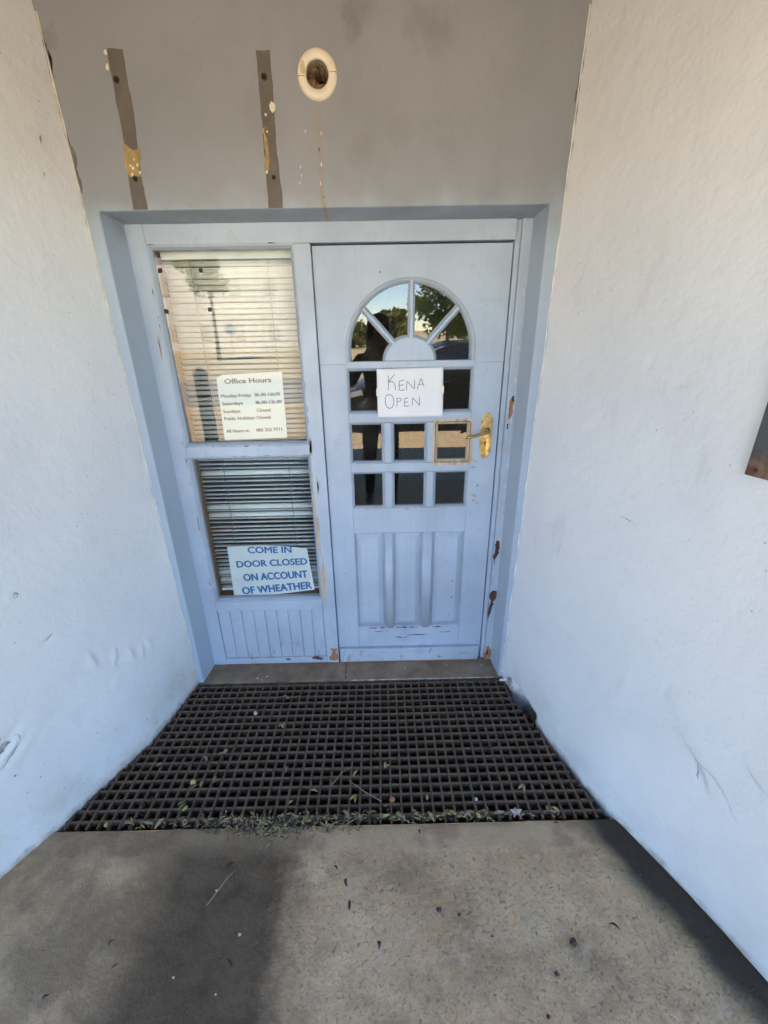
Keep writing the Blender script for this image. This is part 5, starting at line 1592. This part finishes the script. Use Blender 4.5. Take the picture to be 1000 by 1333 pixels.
for x_ in (0.66, 3.06):
    for y_ in (CY0 - 0.08, CY0 - CWD + 0.08):
        s_ = 1 if y_ > CY0 - CWD / 2 else -1
        X_ = CX0 + x_
        b = MB()
        prof = [(0.19, 0.09), (0.285, 0.095), (0.30, 0.06), (0.30, -0.06), (0.285, -0.095), (0.19, -0.09)]
        k_ = 24
        vs = [(X_ + r_ * math.cos(2 * PI * j / k_), y_ + s_ * a * 1.05, 0.30 + r_ * math.sin(2 * PI * j / k_)) for r_, a in prof for j in range(k_)]
        fs = [(i * k_ + j, i * k_ + (j + 1) % k_, ((i + 1) % 6) * k_ + (j + 1) % k_, ((i + 1) % 6) * k_ + j) for i in range(6) for j in range(k_)]
        b.add(vs, fs)
        wh = b.build('wheel', 'tyre', car, True, fix=True)
        b = MB()
        b.tube([(X_, y_ - s_ * 0.05, 0.30), (X_, y_ + s_ * 0.085, 0.30)], [0.06, 0.05], 12)
        for q in range(5):
            a = 2 * PI * q / 5 + 0.3
            b.tube([(X_, y_ + s_ * 0.08, 0.30), (X_ + 0.19 * math.cos(a), y_ + s_ * 0.085, 0.30 + 0.19 * math.sin(a))], [0.035, 0.025], 6)
        b.build('rim', 'rim', wh, True, fix=True)
for s_, y_ in ((1, CY0 + 0.06), (-1, CY0 - CWD - 0.06)):
    lump((CX0 + 1.32, y_, 0.99), (0.06, 0.09, 0.06), 1.1, 12, 8).build('wing_mirror', 'carpaint', car, True)
MB().box(CX0 - 0.012, CX0 + 0.03, CY0 - CWD / 2 - 0.24, CY0 - CWD / 2 + 0.24, 0.40, 0.50).build('number_plate', 'numplate', car, False, 0.004)

# ------------------------------------------------------------------ the photographer
M['skin'] = plain('skin', (0.30, 0.18, 0.12), 0.55, 0.06, 20)
M['hair'] = plain('black_hair', (0.012, 0.010, 0.009), 0.45, 0.3, 40)
M['top'] = plain('dark_maroon_top', (0.030, 0.010, 0.012), 0.9, 0.2, 20)
M['jeans'] = plain('black_trousers', (0.014, 0.014, 0.018), 0.9, 0.2, 20)
M['shoe'] = plain('black_shoe', (0.012, 0.012, 0.012), 0.5)
M['eye'] = plain('dark_eye', (0.02, 0.015, 0.012), 0.1)
M['phonebody'] = plain('black_phone', (0.01, 0.01, 0.011), 0.25, 0.0, 4)
PX, PY = 0.262, -2.30
def skin_obj(name, nodes, edges, mat, parent, root=0, sub=2):
    me = bpy.data.meshes.new(name)
    me.from_pydata([n_[0] for n_ in nodes], edges, [])
    me.materials.append(M[mat])
    o_ = link(name, me, parent)
    md = o_.modifiers.new('skin', 'SKIN')
    md.use_smooth_shade = True
    md.branch_smoothing = 0.4
    if not me.skin_vertices:
        me.attributes.new
    lay = me.skin_vertices[0].data
    for i, n_ in enumerate(nodes):
        r_ = n_[1]
        lay[i].radius = (r_, r_) if not hasattr(r_, '__len__') else r_
        lay[i].use_root = (i == root)
    ss = o_.modifiers.new('sub', 'SUBSURF')
    ss.levels = sub
    ss.render_levels = sub
    return o_
pe = bpy.data.objects.new('person', None)
COL.objects.link(pe)
pe.location = (PX, PY, 0)
INV[pe.name] = Matrix.Translation(Vector((PX, PY, 0))).inverted()
pe.scale = (1, 1, 1.03)
tag(pe, 'person with long dark hair in dark clothes photographing, mirrored in the door glass', 'person')
ph_c = CAM - fw * 0.014 - up2 * 0.045
N_, E_ = [], []
def nd(x_, y_, z_, r_, link_to=None):
    N_.append(((PX + x_, PY + y_, z_), r_))
    if link_to is not None:
        E_.append((link_to, len(N_) - 1))
    return len(N_) - 1
pel = nd(0, 0, 0.98, (0.165, 0.12))
wai = nd(0, 0.005, 1.16, (0.135, 0.10), pel)
che = nd(0, 0, 1.36, (0.165, 0.115), wai)
nbase = nd(0, -0.01, 1.485, (0.075, 0.07), che)
neck = nd(0, 0.0, 1.55, 0.052, nbase)
jaw = nd(0, 0.025, 1.615, (0.062, 0.072), neck)
hmid = nd(0, 0.015, 1.695, (0.076, 0.094), jaw)
htop = nd(0, 0.005, 1.765, (0.058, 0.07), hmid)
for s_ in (-1, 1):
    hip = nd(s_ * 0.095, 0, 0.90, 0.093, pel)
    kn = nd(s_ * 0.115, 0.02, 0.50, 0.060, hip)
    cf = nd(s_ * 0.12, -0.01, 0.36, 0.055, kn)
    an = nd(s_ * 0.125, -0.02, 0.10, 0.038, cf)
    to = nd(s_ * 0.14, 0.13, 0.04, 0.032, an)
    sh = nd(s_ * 0.185, 0.0, 1.435, 0.056, che)
    el = nd(s_ * 0.285, 0.11, 1.215, 0.043, sh)
    hand_t = ph_c + rt * (s_ * 0.055) - Vector((PX, PY, 0)) - fw * 0.012 - up2 * 0.03
    hand_t.z = (hand_t.z) / 1.03
    wx_, wy_, wz_ = hand_t.x + s_ * 0.045, hand_t.y - 0.075, hand_t.z - 0.075
    wr = nd(wx_, wy_, wz_, 0.028, el)
    pm = nd(hand_t.x + s_ * 0.022, hand_t.y - 0.03, hand_t.z - 0.02, (0.030, 0.017), wr)
    for q in range(4):
        z_ = hand_t.z + 0.035 - 0.020 * q
        k1 = nd(hand_t.x + s_ * 0.018, hand_t.y - 0.012, z_, 0.0085, pm)
        k2 = nd(hand_t.x + s_ * 0.002, hand_t.y - 0.006, z_ + 0.004, 0.008, k1)
        nd(hand_t.x - s_ * (0.016 + 0.003 * (q in (1, 2))), hand_t.y - 0.008, z_ + 0.006, 0.0068, k2)
    t1 = nd(hand_t.x + s_ * 0.012, hand_t.y - 0.045, hand_t.z + 0.006, 0.010, pm)
    nd(hand_t.x - s_ * 0.008, hand_t.y - 0.040, hand_t.z + 0.030, 0.0085, t1)
body = skin_obj('body', N_, E_, 'skin', pe, 0, 2)
# clothing grown over the same joints
def sub_skin(name, idx, mat, grow, root):
    ids = {a: i for i, a in enumerate(idx)}
    nn_ = [(N_[a][0], tuple(q + grow for q in (N_[a][1] if hasattr(N_[a][1], '__len__') else (N_[a][1],) * 2))) for a in idx]
    ee_ = [(ids[a], ids[c]) for a, c in E_ if a in ids and c in ids]
    return skin_obj(name, nn_, ee_, mat, pe, ids[root], 2)
per = 8 + 0
blk = 5 + 3 + 1 + 12 + 2 - 0
L0 = 8
cnt = (len(N_) - 8) // 2
legs, arms, feet = [], [], []
for s in range(2):
    o0 = 8 + s * cnt
    legs += [o0, o0 + 1, o0 + 2, o0 + 3]
    feet.append((o0 + 3, o0 + 4))
    arms += [o0 + 5, o0 + 6, o0 + 7]
sub_skin('top_garment', [pel, wai, che, nbase] + arms, 'top', 0.014, che)
sub_skin('trousers', [pel] + legs, 'jeans', 0.012, pel)
for a, c in feet:
    sub_skin('shoe', [a, c], 'shoe', 0.012, a)
# long hair: a cap that falls to the chest
b = MB()
def HQ(u, v):
    a = 2 * PI * u
    z_ = 1.815 - 0.40 * v
    r0 = 0.115 * math.sqrt(max(0.0, 1 - ((1.715 - z_) / 0.10) ** 2)) if z_ > 1.715 else 0.115 + 0.02 * math.sin(min(1, (1.715 - z_) / 0.28) * PI) - 0.035 * max(0, (1.60 - z_)) / 0.2
    fx_, fy_ = math.cos(a), math.sin(a)
    open_ = sstep(0.55, 0.9, fy_) * sstep(1.755, 1.72, z_)
    r1 = r0 * (1 - 0.42 * open_) * (1 + 0.04 * math.sin(a * 23))
    return (PX + fx_ * r1 * 0.93, PY - 0.012 + fy_ * r1 * 1.02, z_)
b.grid(HQ, 64, 26)
b.build('hair', 'hair', pe, True)
for s_ in (-1, 1):
    lump((PX + s_ * 0.030, PY + 0.105, 1.69), (0.011, 0.007, 0.007), 0.0, 10, 8).build('eye', 'eye', pe, True)
lump((PX, PY + 0.122, 1.665), (0.012, 0.016, 0.022), 0.4, 10, 8).build('nose', 'skin', pe, True)
lump((PX, PY + 0.102, 1.625), (0.024, 0.008, 0.008), 0.9, 10, 8).build('mouth', 'skin', pe, True)
# the phone held up by the photographer, its lens is the view point
t_ = thing('phone', 'black phone held up by the photographer, mirrored in the door glass', 'phone', tuple(ph_c - up2 * 0.08))
def pc(a, bb, c):
    return tuple(ph_c + rt2 * a + up2 * bb + fw * c)
vs = [pc(a, bb, c) for c in (-0.004, 0.004) for a, bb in ((-0.036, -0.078), (0.036, -0.078), (0.036, 0.078), (-0.036, 0.078))]
MB().add(vs, [(0, 1, 2, 3), (7, 6, 5, 4), (0, 4, 5, 1), (1, 5, 6, 2), (2, 6, 7, 3), (3, 7, 4, 0)]).build('phone_body', 'phonebody', t_, False, 0.003, 2, True)
vs = [pc(a, bb, c) for c in (0.0042, 0.0058) for a, bb in ((0.006, 0.035), (0.030, 0.035), (0.030, 0.072), (0.006, 0.072))]
MB().add(vs, [(0, 1, 2, 3), (7, 6, 5, 4), (0, 4, 5, 1), (1, 5, 6, 2), (2, 6, 7, 3), (3, 7, 4, 0)]).build('camera_island', 'phonebody', t_, False, 0.001, 2, True)
